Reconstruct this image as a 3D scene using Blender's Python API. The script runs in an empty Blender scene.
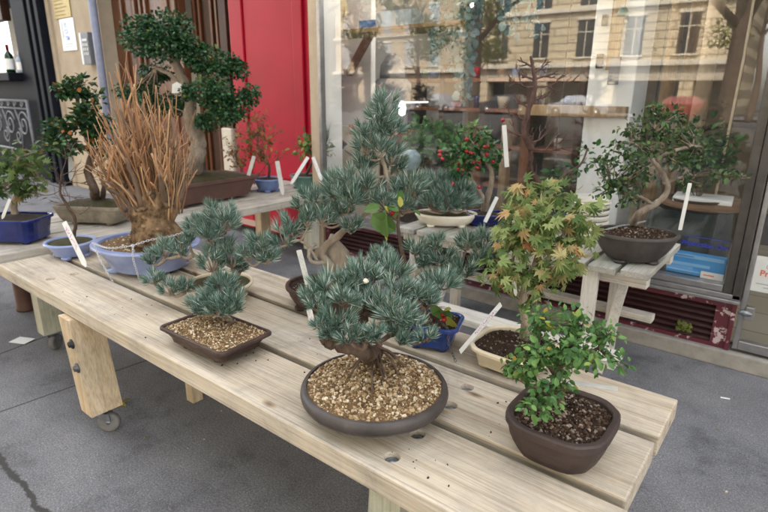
# Bonsai benches in front of a shop window - everything is built here in code.
import bpy, bmesh, math, random
from mathutils import Vector, Matrix, noise
R = random.Random(7)
PI = math.pi
SC = bpy.context.scene
COL = SC.collection
V = Vector

# ------------------------------------------------------------------ materials
def newmat(name):
    m = bpy.data.materials.new(name); m.use_nodes = True
    nt = m.node_tree
    return m, nt, nt.nodes['Principled BSDF'], nt.nodes['Material Output']
def N(nt, t, **kw):
    n = nt.nodes.new(t)
    for k, v in kw.items():
        if k.startswith('i_'):
            key = k[2:]
            n.inputs[int(key) if key.isdigit() else key.replace('_', ' ')].default_value = v
        else: setattr(n, k, v)
    return n
def ramp(nt, stops, interp='LINEAR'):
    r = nt.nodes.new('ShaderNodeValToRGB'); r.color_ramp.interpolation = interp
    e = r.color_ramp.elements
    while len(e) < len(stops): e.new(0.5)
    for el, (p, c) in zip(e, stops):
        el.position = p; el.color = (*c, 1) if len(c) == 3 else c
    return r
def coords(nt, scale=(1, 1, 1), rnd=True):
    tc = N(nt, 'ShaderNodeTexCoord'); mp = N(nt, 'ShaderNodeMapping'); mp.inputs['Scale'].default_value = scale
    nt.links.new(tc.outputs['Object'], mp.inputs['Vector'])
    if rnd:
        oi = N(nt, 'ShaderNodeObjectInfo'); ml = N(nt, 'ShaderNodeMath', operation='MULTIPLY'); ml.inputs[1].default_value = 37.
        nt.links.new(oi.outputs['Random'], ml.inputs[0]); nt.links.new(ml.outputs[0], mp.inputs['Location'])
    return mp.outputs['Vector']
def plain(name, c1, c2=None, rough=.6, scale=20, bump=.1, bscale=None, metal=0, coat=0, spec=.28, stops=None, detail=6):
    m, nt, b, out = newmat(name)
    v = coords(nt)
    n = N(nt, 'ShaderNodeTexNoise', i_Scale=scale, i_Detail=detail, i_Roughness=.6); nt.links.new(v, n.inputs['Vector'])
    if stops is None: stops = [(.35, c1), (.68, c2 or tuple(x*.75 for x in c1))]
    r = ramp(nt, stops); nt.links.new(n.outputs['Fac'], r.inputs[0]); nt.links.new(r.outputs[0], b.inputs['Base Color'])
    b.inputs['Roughness'].default_value = rough; b.inputs['Metallic'].default_value = metal
    b.inputs['Coat Weight'].default_value = coat; b.inputs['Coat Roughness'].default_value = .12
    b.inputs['Specular IOR Level'].default_value = spec
    if bump:
        n2 = N(nt, 'ShaderNodeTexNoise', i_Scale=bscale or scale*3, i_Detail=5); nt.links.new(v, n2.inputs['Vector'])
        bp = N(nt, 'ShaderNodeBump', i_Strength=bump, i_Distance=.004); nt.links.new(n2.outputs['Fac'], bp.inputs['Height'])
        nt.links.new(bp.outputs[0], b.inputs['Normal'])
    return m
def wood(name, cols, axis=0, rough=.75, grain=1., bump=.25, green=0, knots=True, coat=0, fine=.75):
    m, nt, b, out = newmat(name)
    s = [16*grain]*3; s[axis] = .9*grain
    v = coords(nt, tuple(s))
    n = N(nt, 'ShaderNodeTexNoise', i_Scale=1.6, i_Detail=8, i_Roughness=.65, i_Distortion=.6); nt.links.new(v, n.inputs['Vector'])
    r = ramp(nt, [(.3, cols[0]), (.5, cols[1]), (.7, cols[2])]); nt.links.new(n.outputs['Fac'], r.inputs[0])
    s2 = [90*grain]*3; s2[axis] = 2.2*grain
    v2 = coords(nt, tuple(s2)); f = N(nt, 'ShaderNodeTexNoise', i_Scale=2.4, i_Detail=4); nt.links.new(v2, f.inputs['Vector'])
    fr = ramp(nt, [(.3, (.62, .60, .57)), (.55, (1, 1, 1))]); nt.links.new(f.outputs['Fac'], fr.inputs[0])
    mx = N(nt, 'ShaderNodeMixRGB', blend_type='MULTIPLY', i_Fac=fine); nt.links.new(r.outputs[0], mx.inputs[1]); nt.links.new(fr.outputs[0], mx.inputs[2])
    last = mx.outputs[0]
    # weather stains
    v3 = coords(nt, (1, 1, 1)); st = N(nt, 'ShaderNodeTexNoise', i_Scale=4.3, i_Detail=9, i_Roughness=.75, i_Distortion=.4); nt.links.new(v3, st.inputs['Vector'])
    sr = ramp(nt, [(.32, (.52, .54, .58)), (.45, (.82, .84, .88)), (.57, (1, 1, 1))]); nt.links.new(st.outputs['Fac'], sr.inputs[0])
    m2 = N(nt, 'ShaderNodeMixRGB', blend_type='MULTIPLY', i_Fac=.85); nt.links.new(last, m2.inputs[1]); nt.links.new(sr.outputs[0], m2.inputs[2]); last = m2.outputs[0]
    if knots:
        s4 = [7.5]*3; s4[axis] = 3.2
        v4 = coords(nt, tuple(s4)); vo = N(nt, 'ShaderNodeTexVoronoi', i_Scale=1., i_Randomness=1.); nt.links.new(v4, vo.inputs['Vector'])
        kr = ramp(nt, [(.02, (.12, .08, .06)), (.045, (.45, .33, .24)), (.075, (.78, .70, .62)), (.10, (1, 1, 1))]); nt.links.new(vo.outputs['Distance'], kr.inputs[0])
        m3 = N(nt, 'ShaderNodeMixRGB', blend_type='MULTIPLY', i_Fac=.8); nt.links.new(last, m3.inputs[1]); nt.links.new(kr.outputs[0], m3.inputs[2]); last = m3.outputs[0]
    if green:
        g = N(nt, 'ShaderNodeTexNoise', i_Scale=2.3, i_Detail=6); nt.links.new(v3, g.inputs['Vector'])
        gr = ramp(nt, [(.5, (0, 0, 0)), (.7, (green, green, green))]); nt.links.new(g.outputs['Fac'], gr.inputs[0])
        m4 = N(nt, 'ShaderNodeMixRGB', blend_type='MIX'); nt.links.new(gr.outputs[0], m4.inputs[0]); nt.links.new(last, m4.inputs[1]); m4.inputs[2].default_value = (.16, .2, .13, 1); last = m4.outputs[0]
    nt.links.new(last, b.inputs['Base Color']); b.inputs['Roughness'].default_value = rough
    b.inputs['Coat Weight'].default_value = coat; b.inputs['Specular IOR Level'].default_value = .3
    bp = N(nt, 'ShaderNodeBump', i_Strength=bump, i_Distance=.003); nt.links.new(f.outputs['Fac'], bp.inputs['Height']); nt.links.new(bp.outputs[0], b.inputs['Normal'])
    return m
def leafmat(name, stops, rough=.5, trans=.25, spec=.25):
    """stops run over the per-leaf random number stored on the mesh as 'tint'"""
    m, nt, b, out = newmat(name)
    a = N(nt, 'ShaderNodeAttribute', attribute_name='tint'); r = ramp(nt, stops); nt.links.new(a.outputs['Fac'], r.inputs[0])
    nt.links.new(r.outputs[0], b.inputs['Base Color']); b.inputs['Roughness'].default_value = rough; b.inputs['Specular IOR Level'].default_value = spec
    t = N(nt, 'ShaderNodeBsdfTranslucent'); nt.links.new(r.outputs[0], t.inputs['Color'])
    mx = N(nt, 'ShaderNodeMixShader', i_0=trans); nt.links.new(b.outputs[0], mx.inputs[1]); nt.links.new(t.outputs[0], mx.inputs[2])
    nt.links.new(mx.outputs[0], out.inputs['Surface'])
    return m
def bark(name, c1, c2, scale=30, bump=.8, stretch=.35):
    m, nt, b, out = newmat(name)
    v = coords(nt, (1, 1, stretch)); n = N(nt, 'ShaderNodeTexNoise', i_Scale=scale, i_Detail=8, i_Roughness=.7); nt.links.new(v, n.inputs['Vector'])
    r = ramp(nt, [(.36, c1), (.62, c2)]); nt.links.new(n.outputs['Fac'], r.inputs[0]); nt.links.new(r.outputs[0], b.inputs['Base Color'])
    b.inputs['Roughness'].default_value = .9; b.inputs['Specular IOR Level'].default_value = .2
    n2 = N(nt, 'ShaderNodeTexNoise', i_Scale=scale*2.2, i_Detail=6); nt.links.new(v, n2.inputs['Vector'])
    bp = N(nt, 'ShaderNodeBump', i_Strength=bump, i_Distance=.006); nt.links.new(n2.outputs['Fac'], bp.inputs['Height']); nt.links.new(bp.outputs[0], b.inputs['Normal'])
    return m
def emit(name, c, s):
    m, nt, b, out = newmat(name)
    e = N(nt, 'ShaderNodeEmission', i_Strength=s); e.inputs['Color'].default_value = (*c, 1); nt.links.new(e.outputs[0], out.inputs['Surface'])
    return m
def glassmat(name, r0=.062, tint=(.97, .98, .98)):
    """thin pane: clear, with a mirror reflection that grows towards grazing angles (same from both sides)"""
    m, nt, b, out = newmat(name)
    g0 = N(nt, 'ShaderNodeNewGeometry'); dt = N(nt, 'ShaderNodeVectorMath', operation='DOT_PRODUCT')
    nt.links.new(g0.outputs['Normal'], dt.inputs[0]); nt.links.new(g0.outputs['Incoming'], dt.inputs[1])
    ab = N(nt, 'ShaderNodeMath', operation='ABSOLUTE'); nt.links.new(dt.outputs['Value'], ab.inputs[0])
    om = N(nt, 'ShaderNodeMath', operation='SUBTRACT', i_0=1.); nt.links.new(ab.outputs[0], om.inputs[1])
    pw = N(nt, 'ShaderNodeMath', operation='POWER', i_1=5.); nt.links.new(om.outputs[0], pw.inputs[0])
    ma = N(nt, 'ShaderNodeMath', operation='MULTIPLY_ADD', i_1=1-r0, i_2=r0); nt.links.new(pw.outputs[0], ma.inputs[0])
    t = N(nt, 'ShaderNodeBsdfTransparent'); t.inputs['Color'].default_value = (*tint, 1)
    g = N(nt, 'ShaderNodeBsdfGlossy', i_Roughness=.004)
    mx = N(nt, 'ShaderNodeMixShader'); nt.links.new(ma.outputs[0], mx.inputs[0]); nt.links.new(t.outputs[0], mx.inputs[1]); nt.links.new(g.outputs[0], mx.inputs[2])
    # a thin film of dust and smears
    tc = N(nt, 'ShaderNodeTexCoord'); nz = N(nt, 'ShaderNodeTexNoise', i_Scale=3., i_Detail=6, i_Roughness=.65); nt.links.new(tc.outputs['Object'], nz.inputs['Vector'])
    mr = N(nt, 'ShaderNodeMapRange'); mr.inputs[1].default_value = .35; mr.inputs[2].default_value = .75; mr.inputs[3].default_value = .006; mr.inputs[4].default_value = .022; nt.links.new(nz.outputs['Fac'], mr.inputs[0])
    df = N(nt, 'ShaderNodeBsdfDiffuse'); df.inputs['Color'].default_value = (.6, .6, .6, 1)
    m2 = N(nt, 'ShaderNodeMixShader'); nt.links.new(mr.outputs[0], m2.inputs[0]); nt.links.new(mx.outputs[0], m2.inputs[1]); nt.links.new(df.outputs[0], m2.inputs[2])
    nt.links.new(m2.outputs[0], out.inputs['Surface'])
    return m

M = {}
M['bench'] = wood('weathered_pale_plank', ((0.3325, 0.2707, 0.1947), (0.475, 0.4085, 0.3135), (0.5415, 0.4797, 0.3895)), axis=0, bump=.45, fine=.78)
M['bench_y'] = wood('weathered_grey_plank', ((.30, .27, .22), (.43, .39, .33), (.50, .46, .40)), axis=1)
M['leg'] = wood('fresh_pine_post', ((.42, .31, .19), (.56, .43, .28), (.64, .52, .36)), axis=2, green=.15)
M['leg_green'] = wood('mossy_pine_post', ((.36, .34, .26), (.48, .46, .36), (.56, .54, .44)), axis=2, green=.5)
M['slat'] = wood('old_grey_slat', ((.26, .24, .20), (.38, .36, .31), (.46, .44, .39)), axis=1, green=.4, knots=False)
M['slat_leg'] = wood('pale_table_leg', ((.42, .38, .31), (.55, .51, .44), (.6, .57, .5)), axis=2, knots=False)
M['slat_rail'] = wood('pale_table_rail', ((.42, .38, .31), (.55, .51, .44), (.6, .57, .5)), axis=0, knots=False)
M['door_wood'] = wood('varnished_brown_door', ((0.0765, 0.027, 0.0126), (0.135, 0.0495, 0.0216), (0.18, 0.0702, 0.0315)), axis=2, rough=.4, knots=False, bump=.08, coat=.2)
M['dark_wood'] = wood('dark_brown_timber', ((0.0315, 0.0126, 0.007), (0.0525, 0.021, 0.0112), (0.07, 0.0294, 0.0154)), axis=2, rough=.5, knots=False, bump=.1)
M['shelf_wood'] = wood('interior_shelf_board', ((0.12, 0.06375, 0.03), (0.2025, 0.1125, 0.05625), (0.255, 0.15, 0.075)), axis=0, knots=False)
M['red_wood'] = wood('reddish_post', ((.15, .055, .03), (.24, .095, .05), (.3, .13, .07)), axis=2, knots=False)
M['tan_wood'] = wood('tan_pole', ((0.266, 0.168, 0.084), (0.364, 0.238, 0.126), (0.42, 0.294, 0.168)), axis=2, knots=False, bump=.08)
M['metal'] = plain('galvanised_steel', (.32, .33, .34), (.22, .22, .23), rough=.38, metal=.9, scale=40, bump=.05)
M['bolt'] = plain('zinc_bolt_head', (.34, .37, .42), (.16, .17, .19), rough=.4, metal=.8, scale=60, bump=.1)
M['black'] = plain('black_plastic', (.02, .02, .022), (.012, .012, .013), rough=.45, bump=.05)
M['rubber'] = plain('grey_rubber_tyre', (.16, .155, .15), (.1, .098, .095), rough=.75, bump=.15)
M['alu'] = plain('dull_aluminium', (.36, .36, .37), (.27, .27, .28), rough=.36, metal=.85, scale=14, bump=.04)
M['dark_alu'] = plain('dark_bronze_frame', (.10, .095, .09), (.07, .066, .063), rough=.4, metal=.7, scale=14, bump=.04)
M['pot_brown'] = plain('unglazed_brown_clay', (.0,)*3, None, stops=[(.3, (0.0375, 0.024, 0.02025)), (.5, (0.05625, 0.036, 0.03)), (.62, (0.07125, 0.048, 0.03975)), (.74, (0.1125, 0.09, 0.075))], rough=.5, scale=11, bump=.12, bscale=140)
M['pot_grey'] = plain('unglazed_grey_brown_clay', (.0,)*3, None, stops=[(.3, (0.0336, 0.0296, 0.0288)), (.5, (0.056, 0.048, 0.0448)), (.62, (0.068, 0.0584, 0.0528)), (.74, (0.12, 0.108, 0.096))], rough=.45, scale=10, bump=.12, bscale=120)
M['pot_oct'] = plain('matt_chocolate_clay', (.0,)*3, None, stops=[(.3, (0.03375, 0.024, 0.0225)), (.5, (0.048, 0.03375, 0.03075)), (.62, (0.05625, 0.0405, 0.036)), (.76, (0.09, 0.0735, 0.06375))], rough=.55, scale=9, bump=.15, bscale=150)
M['pot_blue'] = plain('cobalt_glaze', (.008, .018, .13), (.004, .008, .06), rough=.18, scale=7, bump=.06, bscale=30, coat=.5)
M['pot_royal'] = plain('royal_blue_glaze', (.032, .066, .235), (.018, .036, .15), rough=.25, scale=12, bump=.08, bscale=40, coat=.4)
M['pot_peri'] = plain('periwinkle_glaze', (.25, .31, .52), (.19, .235, .41), rough=.28, scale=9, bump=.06, bscale=40, coat=.35)
M['pot_steel'] = plain('dusty_blue_glaze', (.15, .22, .42), (.10, .15, .3), rough=.3, scale=12, bump=.06, coat=.3)
M['pot_green'] = plain('celadon_green_glaze', (.10, .20, .165), (.065, .13, .105), rough=.3, scale=10, bump=.06, coat=.3)
M['pot_cream'] = plain('cream_glaze', (.66, .58, .43), (.55, .46, .32), rough=.3, scale=8, bump=.04, coat=.35)
M['pot_white'] = plain('ivory_glaze', (.74, .70, .60), (.62, .57, .46), rough=.28, scale=8, bump=.03, coat=.35)
M['pot_red'] = plain('red_brown_clay', (0.108, 0.0558, 0.045), (0.0765, 0.0423, 0.036), rough=.55, scale=6, bump=.12, bscale=80)
M['pot_stone'] = plain('rough_tuff_stone', (.27, .235, .18), (.14, .125, .10), rough=.95, scale=16, bump=.9, bscale=40)
M['soil_dark'] = plain('damp_dark_soil', (0.021, 0.0144, 0.0102), (0.051, 0.036, 0.0252), rough=.95, scale=60, bump=1., bscale=120)
M['soil_moss'] = plain('mossy_soil', (0.03, 0.03375, 0.0105), (0.0675, 0.0495, 0.03), rough=.95, scale=22, bump=1., bscale=130)
M['grit_tan'] = leafmat('pumice_and_akadama_grit', [(0, (.09, .055, .03)), (.3, (.19, .12, .06)), (.65, (.36, .26, .145)), (.9, (.5, .41, .28)), (1, (.62, .56, .45))], rough=.9, trans=0, spec=.2)
M['grit_dark'] = leafmat('dark_brown_bark_grit', [(0, (0.0225, 0.0135, 0.009)), (.5, (0.05625, 0.03375, 0.0225)), (.8, (0.12, 0.0825, 0.05625)), (1, (0.3, 0.255, 0.21))], rough=.9, trans=0, spec=.2)
M['needle'] = leafmat('blue_green_needles', [(0, (.16, .11, .05)), (.025, (.035, .08, .05)), (.35, (.078, .155, .115)), (.66, (.175, .275, .225)), (.86, (.34, .43, .385)), (1, (.64, .70, .65))], rough=.55, trans=.06, spec=.22)
M['needle_far'] = leafmat('green_needles', [(0, (.025, .07, .04)), (.5, (.05, .12, .08)), (1, (.15, .25, .19))], rough=.5, trans=.12)
M['elm'] = leafmat('small_green_leaves', [(0, (0.03808, 0.1011, 0.03094)), (.5, (0.08925, 0.1964, 0.05712)), (.86, (0.1785, 0.3094, 0.08925)), (.95, (0.2618, 0.2975, 0.0476)), (1, (0.476, 0.3332, 0.0595))], rough=.42, trans=.3)
M['thorn'] = leafmat('dull_thorn_leaves', [(0, (0.024, 0.052, 0.0224)), (.5, (0.052, 0.096, 0.036)), (.82, (0.104, 0.168, 0.056)), (.9, (0.16, 0.216, 0.072)), (.96, (0.128, 0.06, 0.04)), (1, (0.176, 0.064, 0.04))], rough=.45, trans=.25)
M['maple'] = leafmat('autumn_maple_leaves', [(0, (.07, .13, .04)), (.45, (.18, .25, .08)), (.78, (.31, .35, .14)), (.91, (.44, .37, .18)), (.97, (.46, .26, .11)), (1, (.38, .14, .06))], rough=.55, trans=.4)
M['maple_green'] = leafmat('green_maple_leaves', [(0, (0.0405, 0.081, 0.0225)), (.6, (0.081, 0.135, 0.036)), (.9, (0.135, 0.18, 0.054)), (1, (0.288, 0.18, 0.072))], rough=.5, trans=.35)
M['ever'] = leafmat('dense_evergreen_leaves', [(0, (0.01092, 0.039, 0.0156)), (.55, (0.0234, 0.0741, 0.02808)), (.9, (0.0507, 0.1248, 0.0468)), (.985, (0.0702, 0.1326, 0.0468)), (1, (0.351, 0.312, 0.0468))], rough=.35, trans=.12)
M['yew'] = leafmat('broad_evergreen_leaves', [(0, (0.009, 0.03375, 0.0135)), (.6, (0.0225, 0.0675, 0.0225)), (.84, (0.0525, 0.12, 0.0375)), (.93, (0.09, 0.135, 0.0375)), (1, (0.3, 0.0975, 0.02625))], rough=.4, trans=.2)
M['dry'] = leafmat('dry_autumn_leaves', [(0, (.12, .06, .03)), (.4, (.24, .10, .05)), (.7, (.28, .16, .05)), (.88, (.12, .15, .04)), (1, (.48, .36, .07))], rough=.6, trans=.35)
M['quince'] = leafmat('yellow_green_leaves', [(0, (.05, .12, .03)), (.5, (.10, .18, .05)), (1, (.4, .38, .08))], rough=.45, trans=.35)
M['holly'] = leafmat('glossy_holly_leaves', [(0, (0.0135, 0.054, 0.018)), (.6, (0.0315, 0.108, 0.027)), (1, (0.108, 0.216, 0.072))], rough=.3, trans=.2)
M['euca'] = leafmat('blue_grey_round_leaves', [(0, (.09, .18, .2)), (.6, (.16, .28, .31)), (1, (.3, .42, .44))], rough=.5, trans=.2)
M['street_leaf'] = leafmat('street_tree_leaves', [(0, (.035, .06, .015)), (.5, (.08, .12, .025)), (1, (.25, .24, .05))], rough=.5, trans=.35)
M['berry'] = plain('red_berries', (.32, .010, .016), (.22, .008, .012), rough=.25, bump=0, coat=.3)
M['bark_pine'] = bark('grey_pine_bark', (.15, .115, .085), (.30, .25, .20))
M['bark_light'] = bark('pale_smooth_bark', (0.192, 0.152, 0.112), (0.336, 0.28, 0.224), bump=.5)
M['bark_brown'] = bark('brown_bark', (0.0595, 0.0385, 0.028), (0.14, 0.1015, 0.077))
M['bark_red'] = bark('dark_red_twig_bark', (.05, .03, .027), (.13, .08, .067), bump=.4)
M['bark_twig'] = leafmat('orange_brown_twigs', [(0, (.10, .072, .055)), (.35, (.19, .12, .075)), (.8, (.32, .16, .075)), (1, (.46, .31, .17))], rough=.75, trans=0)
M['bark_stump'] = bark('knobbly_tan_bark', (0.048, 0.028, 0.016), (0.264, 0.176, 0.1), scale=22, bump=1., stretch=.8)
M['driftwood'] = bark('bleached_root_wood', (0.2244, 0.1768, 0.1292), (0.3536, 0.306, 0.2516), scale=14, bump=.6)
M['tag'] = plain('white_plastic_tag', (0.56, 0.56, 0.536), (0.48, 0.48, 0.448), rough=.4, scale=30, bump=.02)
M['ink'] = plain('violet_marker_ink', (.28, .06, .22), (.4, .12, .3), rough=.6, bump=0)
M['ink_grey'] = plain('faded_grey_ink', (.3, .3, .36), (.42, .42, .47), rough=.6, bump=0)
M['paper'] = plain('white_paper', (.82, .82, .81), (.76, .76, .75), rough=.7, bump=.05)
M['chain'] = plain('galvanised_chain', (.55, .57, .6), (.42, .44, .46), rough=.35, metal=.6, bump=.05)
M['chain_dark'] = plain('dull_steel_chain', (.12, .12, .13), (.07, .07, .075), rough=.45, metal=.7, bump=.05)
M['red'] = plain('glossy_red_paint', (.38, .005, .026), (.32, .004, .02), rough=.38, scale=3, bump=.06, bscale=4, spec=.25)
M['maroon'] = None
M['grille_dark'] = plain('dark_maroon_louvre', (0.033, 0.0108, 0.012), (0.021, 0.0072, 0.0084), rough=.5, scale=14, bump=.1)
M['jamb'] = plain('beige_painted_jamb', (.50, .40, .29), (.42, .33, .235), rough=.6, scale=6, bump=.08)
M['stone_wall'] = plain('beige_limestone', (.46, .385, .285), (.38, .31, .23), rough=.85, scale=4, bump=.35, bscale=60)
M['white_stone'] = plain('pale_limestone', (.6, .55, .45), (.5, .45, .37), rough=.85, scale=8, bump=.25, bscale=60)
M['black_paint'] = plain('black_navy_paint', (.008, .0095, .016), (.006, .007, .011), rough=.55, scale=5, bump=.06, bscale=10, spec=.08)
M['pipe'] = plain('blue_grey_pipe', (.23, .25, .33), (.18, .2, .27), rough=.45, bump=.05)
M['brass'] = plain('dull_brass_plate', (.48, .38, .16), (.38, .3, .13), rough=.45, scale=30, bump=.2, metal=.3)
M['sign'] = plain('white_enamel', (.78, .79, .82), (.72, .73, .77), rough=.25, bump=.02)
M['sign_ink'] = plain('pale_blue_print', (.22, .33, .68), (.3, .4, .72), rough=.4, bump=0)
M['box_grey'] = plain('grey_keypad', (.17, .18, .21), (.13, .14, .16), rough=.45, bump=.05)
M['white_wall'] = plain('white_plaster', (.78, .78, .78), (.70, .70, .71), rough=.8, scale=4, bump=.25, bscale=40)
M['shop_floor'] = None
M['card_blue'] = plain('cyan_blue_card', (.045, .30, .68), (.04, .27, .62), rough=.45, scale=6, bump=.02)
M['card_pale'] = plain('pale_blue_card', (.22, .50, .80), (.2, .46, .75), rough=.45, scale=6, bump=.02)
M['tray_blue'] = plain('blue_tray_plastic', (.06, .16, .42), (.045, .12, .33), rough=.4, bump=.04)
M['tray_pale'] = plain('pale_grey_tray', (.33, .4, .47), (.27, .33, .4), rough=.45, bump=.04)
M['buddha'] = plain('sandstone_carving', (.52, .42, .27), (.40, .31, .19), rough=.8, scale=14, bump=.3, bscale=60)
M['lantern'] = plain('grey_granite', (0.216, 0.216, 0.234), (0.144, 0.144, 0.1575), rough=.85, scale=26, bump=.4, bscale=90)
M['dark_glaze'] = plain('black_green_glaze', (.012, .018, .017), (.03, .045, .042), rough=.15, scale=9, bump=.05, coat=.5)
M['lid'] = plain('wooden_brown_lid', (.20, .115, .065), (.15, .085, .05), rough=.5, scale=10, bump=.1)
M['ball'] = plain('pale_blue_grey_glaze', (.30, .40, .44), (.22, .31, .35), rough=.15, scale=9, bump=.05, coat=.6)
M['rib_pot'] = plain('pale_ribbed_ceramic', (.55, .53, .45), (.42, .40, .34), rough=.6, scale=10, bump=.2, bscale=50)
M['rib_gap'] = plain('dark_seam', (.10, .095, .09), (.06, .058, .055), rough=.8, bump=.1)
M['moss'] = plain('green_moss_clump', (.13, .14, .03), (.07, .085, .02), rough=1., scale=30, bump=1., bscale=90)
M['terracotta'] = plain('rusty_brown_post', (.085, .042, .03), (.055, .028, .02), rough=.6, scale=12, bump=.2)
M['glass_green'] = plain('dark_green_bottle_glass', (.006, .03, .010), (.004, .02, .007), rough=.08, bump=0, coat=.6)
M['foil'] = plain('red_foil', (.35, .03, .03), (.3, .02, .02), rough=.35, bump=.02, metal=.3)
M['rail_iron'] = plain('pale_grey_wrought_iron', (.16, .165, .18), (.12, .125, .14), rough=.5, bump=.1)
M['red_plastic'] = plain('red_sticker', (.6, .03, .02), (.55, .02, .02), rough=.4, bump=0)
M['orange_ink'] = plain('orange_red_print', (.75, .16, .06), (.72, .14, .05), rough=.5, bump=0)
M['navy_ink'] = plain('navy_blue_film', (.03, .04, .32), (.025, .035, .28), rough=.4, bump=0)
M['fern'] = leafmat('indoor_plant_leaves', [(0, (0.0375, 0.125, 0.0375)), (.6, (0.0875, 0.2375, 0.0625)), (1, (0.2, 0.4, 0.1125))], rough=.4, trans=.3)
M['glass'] = glassmat('shop_window_glass')
M['upper_stone'] = plain('dressed_stone_upper_wall', (.46, .40, .31), (.38, .33, .26), rough=.85, scale=2, bump=.2, bscale=30)
M['lamp'] = emit('lit_white_lamp', (1., .97, .9), 2.2)
M['lamp_dim'] = emit('faint_lamp_tube', (1., .96, .88), .22)
M['shutter'] = plain('grey_louvre_shutter', (.36, .37, .38), (.3, .31, .32), rough=.6, bump=.05)
M['dark_window'] = plain('dark_window_pane', (.02, .025, .03), (.03, .035, .04), rough=.08, bump=0)
M['car_dark'] = plain('dark_grey_car_paint', (.03, .033, .04), (.028, .03, .036), rough=.25, bump=0, coat=.8)
M['car_silver'] = plain('silver_car_paint', (.4, .41, .43), (.38, .39, .41), rough=.3, bump=0, metal=.4, coat=.8)
M['car_red'] = plain('dark_red_car_paint', (.2, .02, .02), (.18, .018, .018), rough=.25, bump=0, coat=.8)
M['concrete'] = plain('pale_kerb_concrete', (.30, .28, .25), (.19, .18, .165), rough=.9, scale=9, bump=.5, bscale=70)

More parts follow.
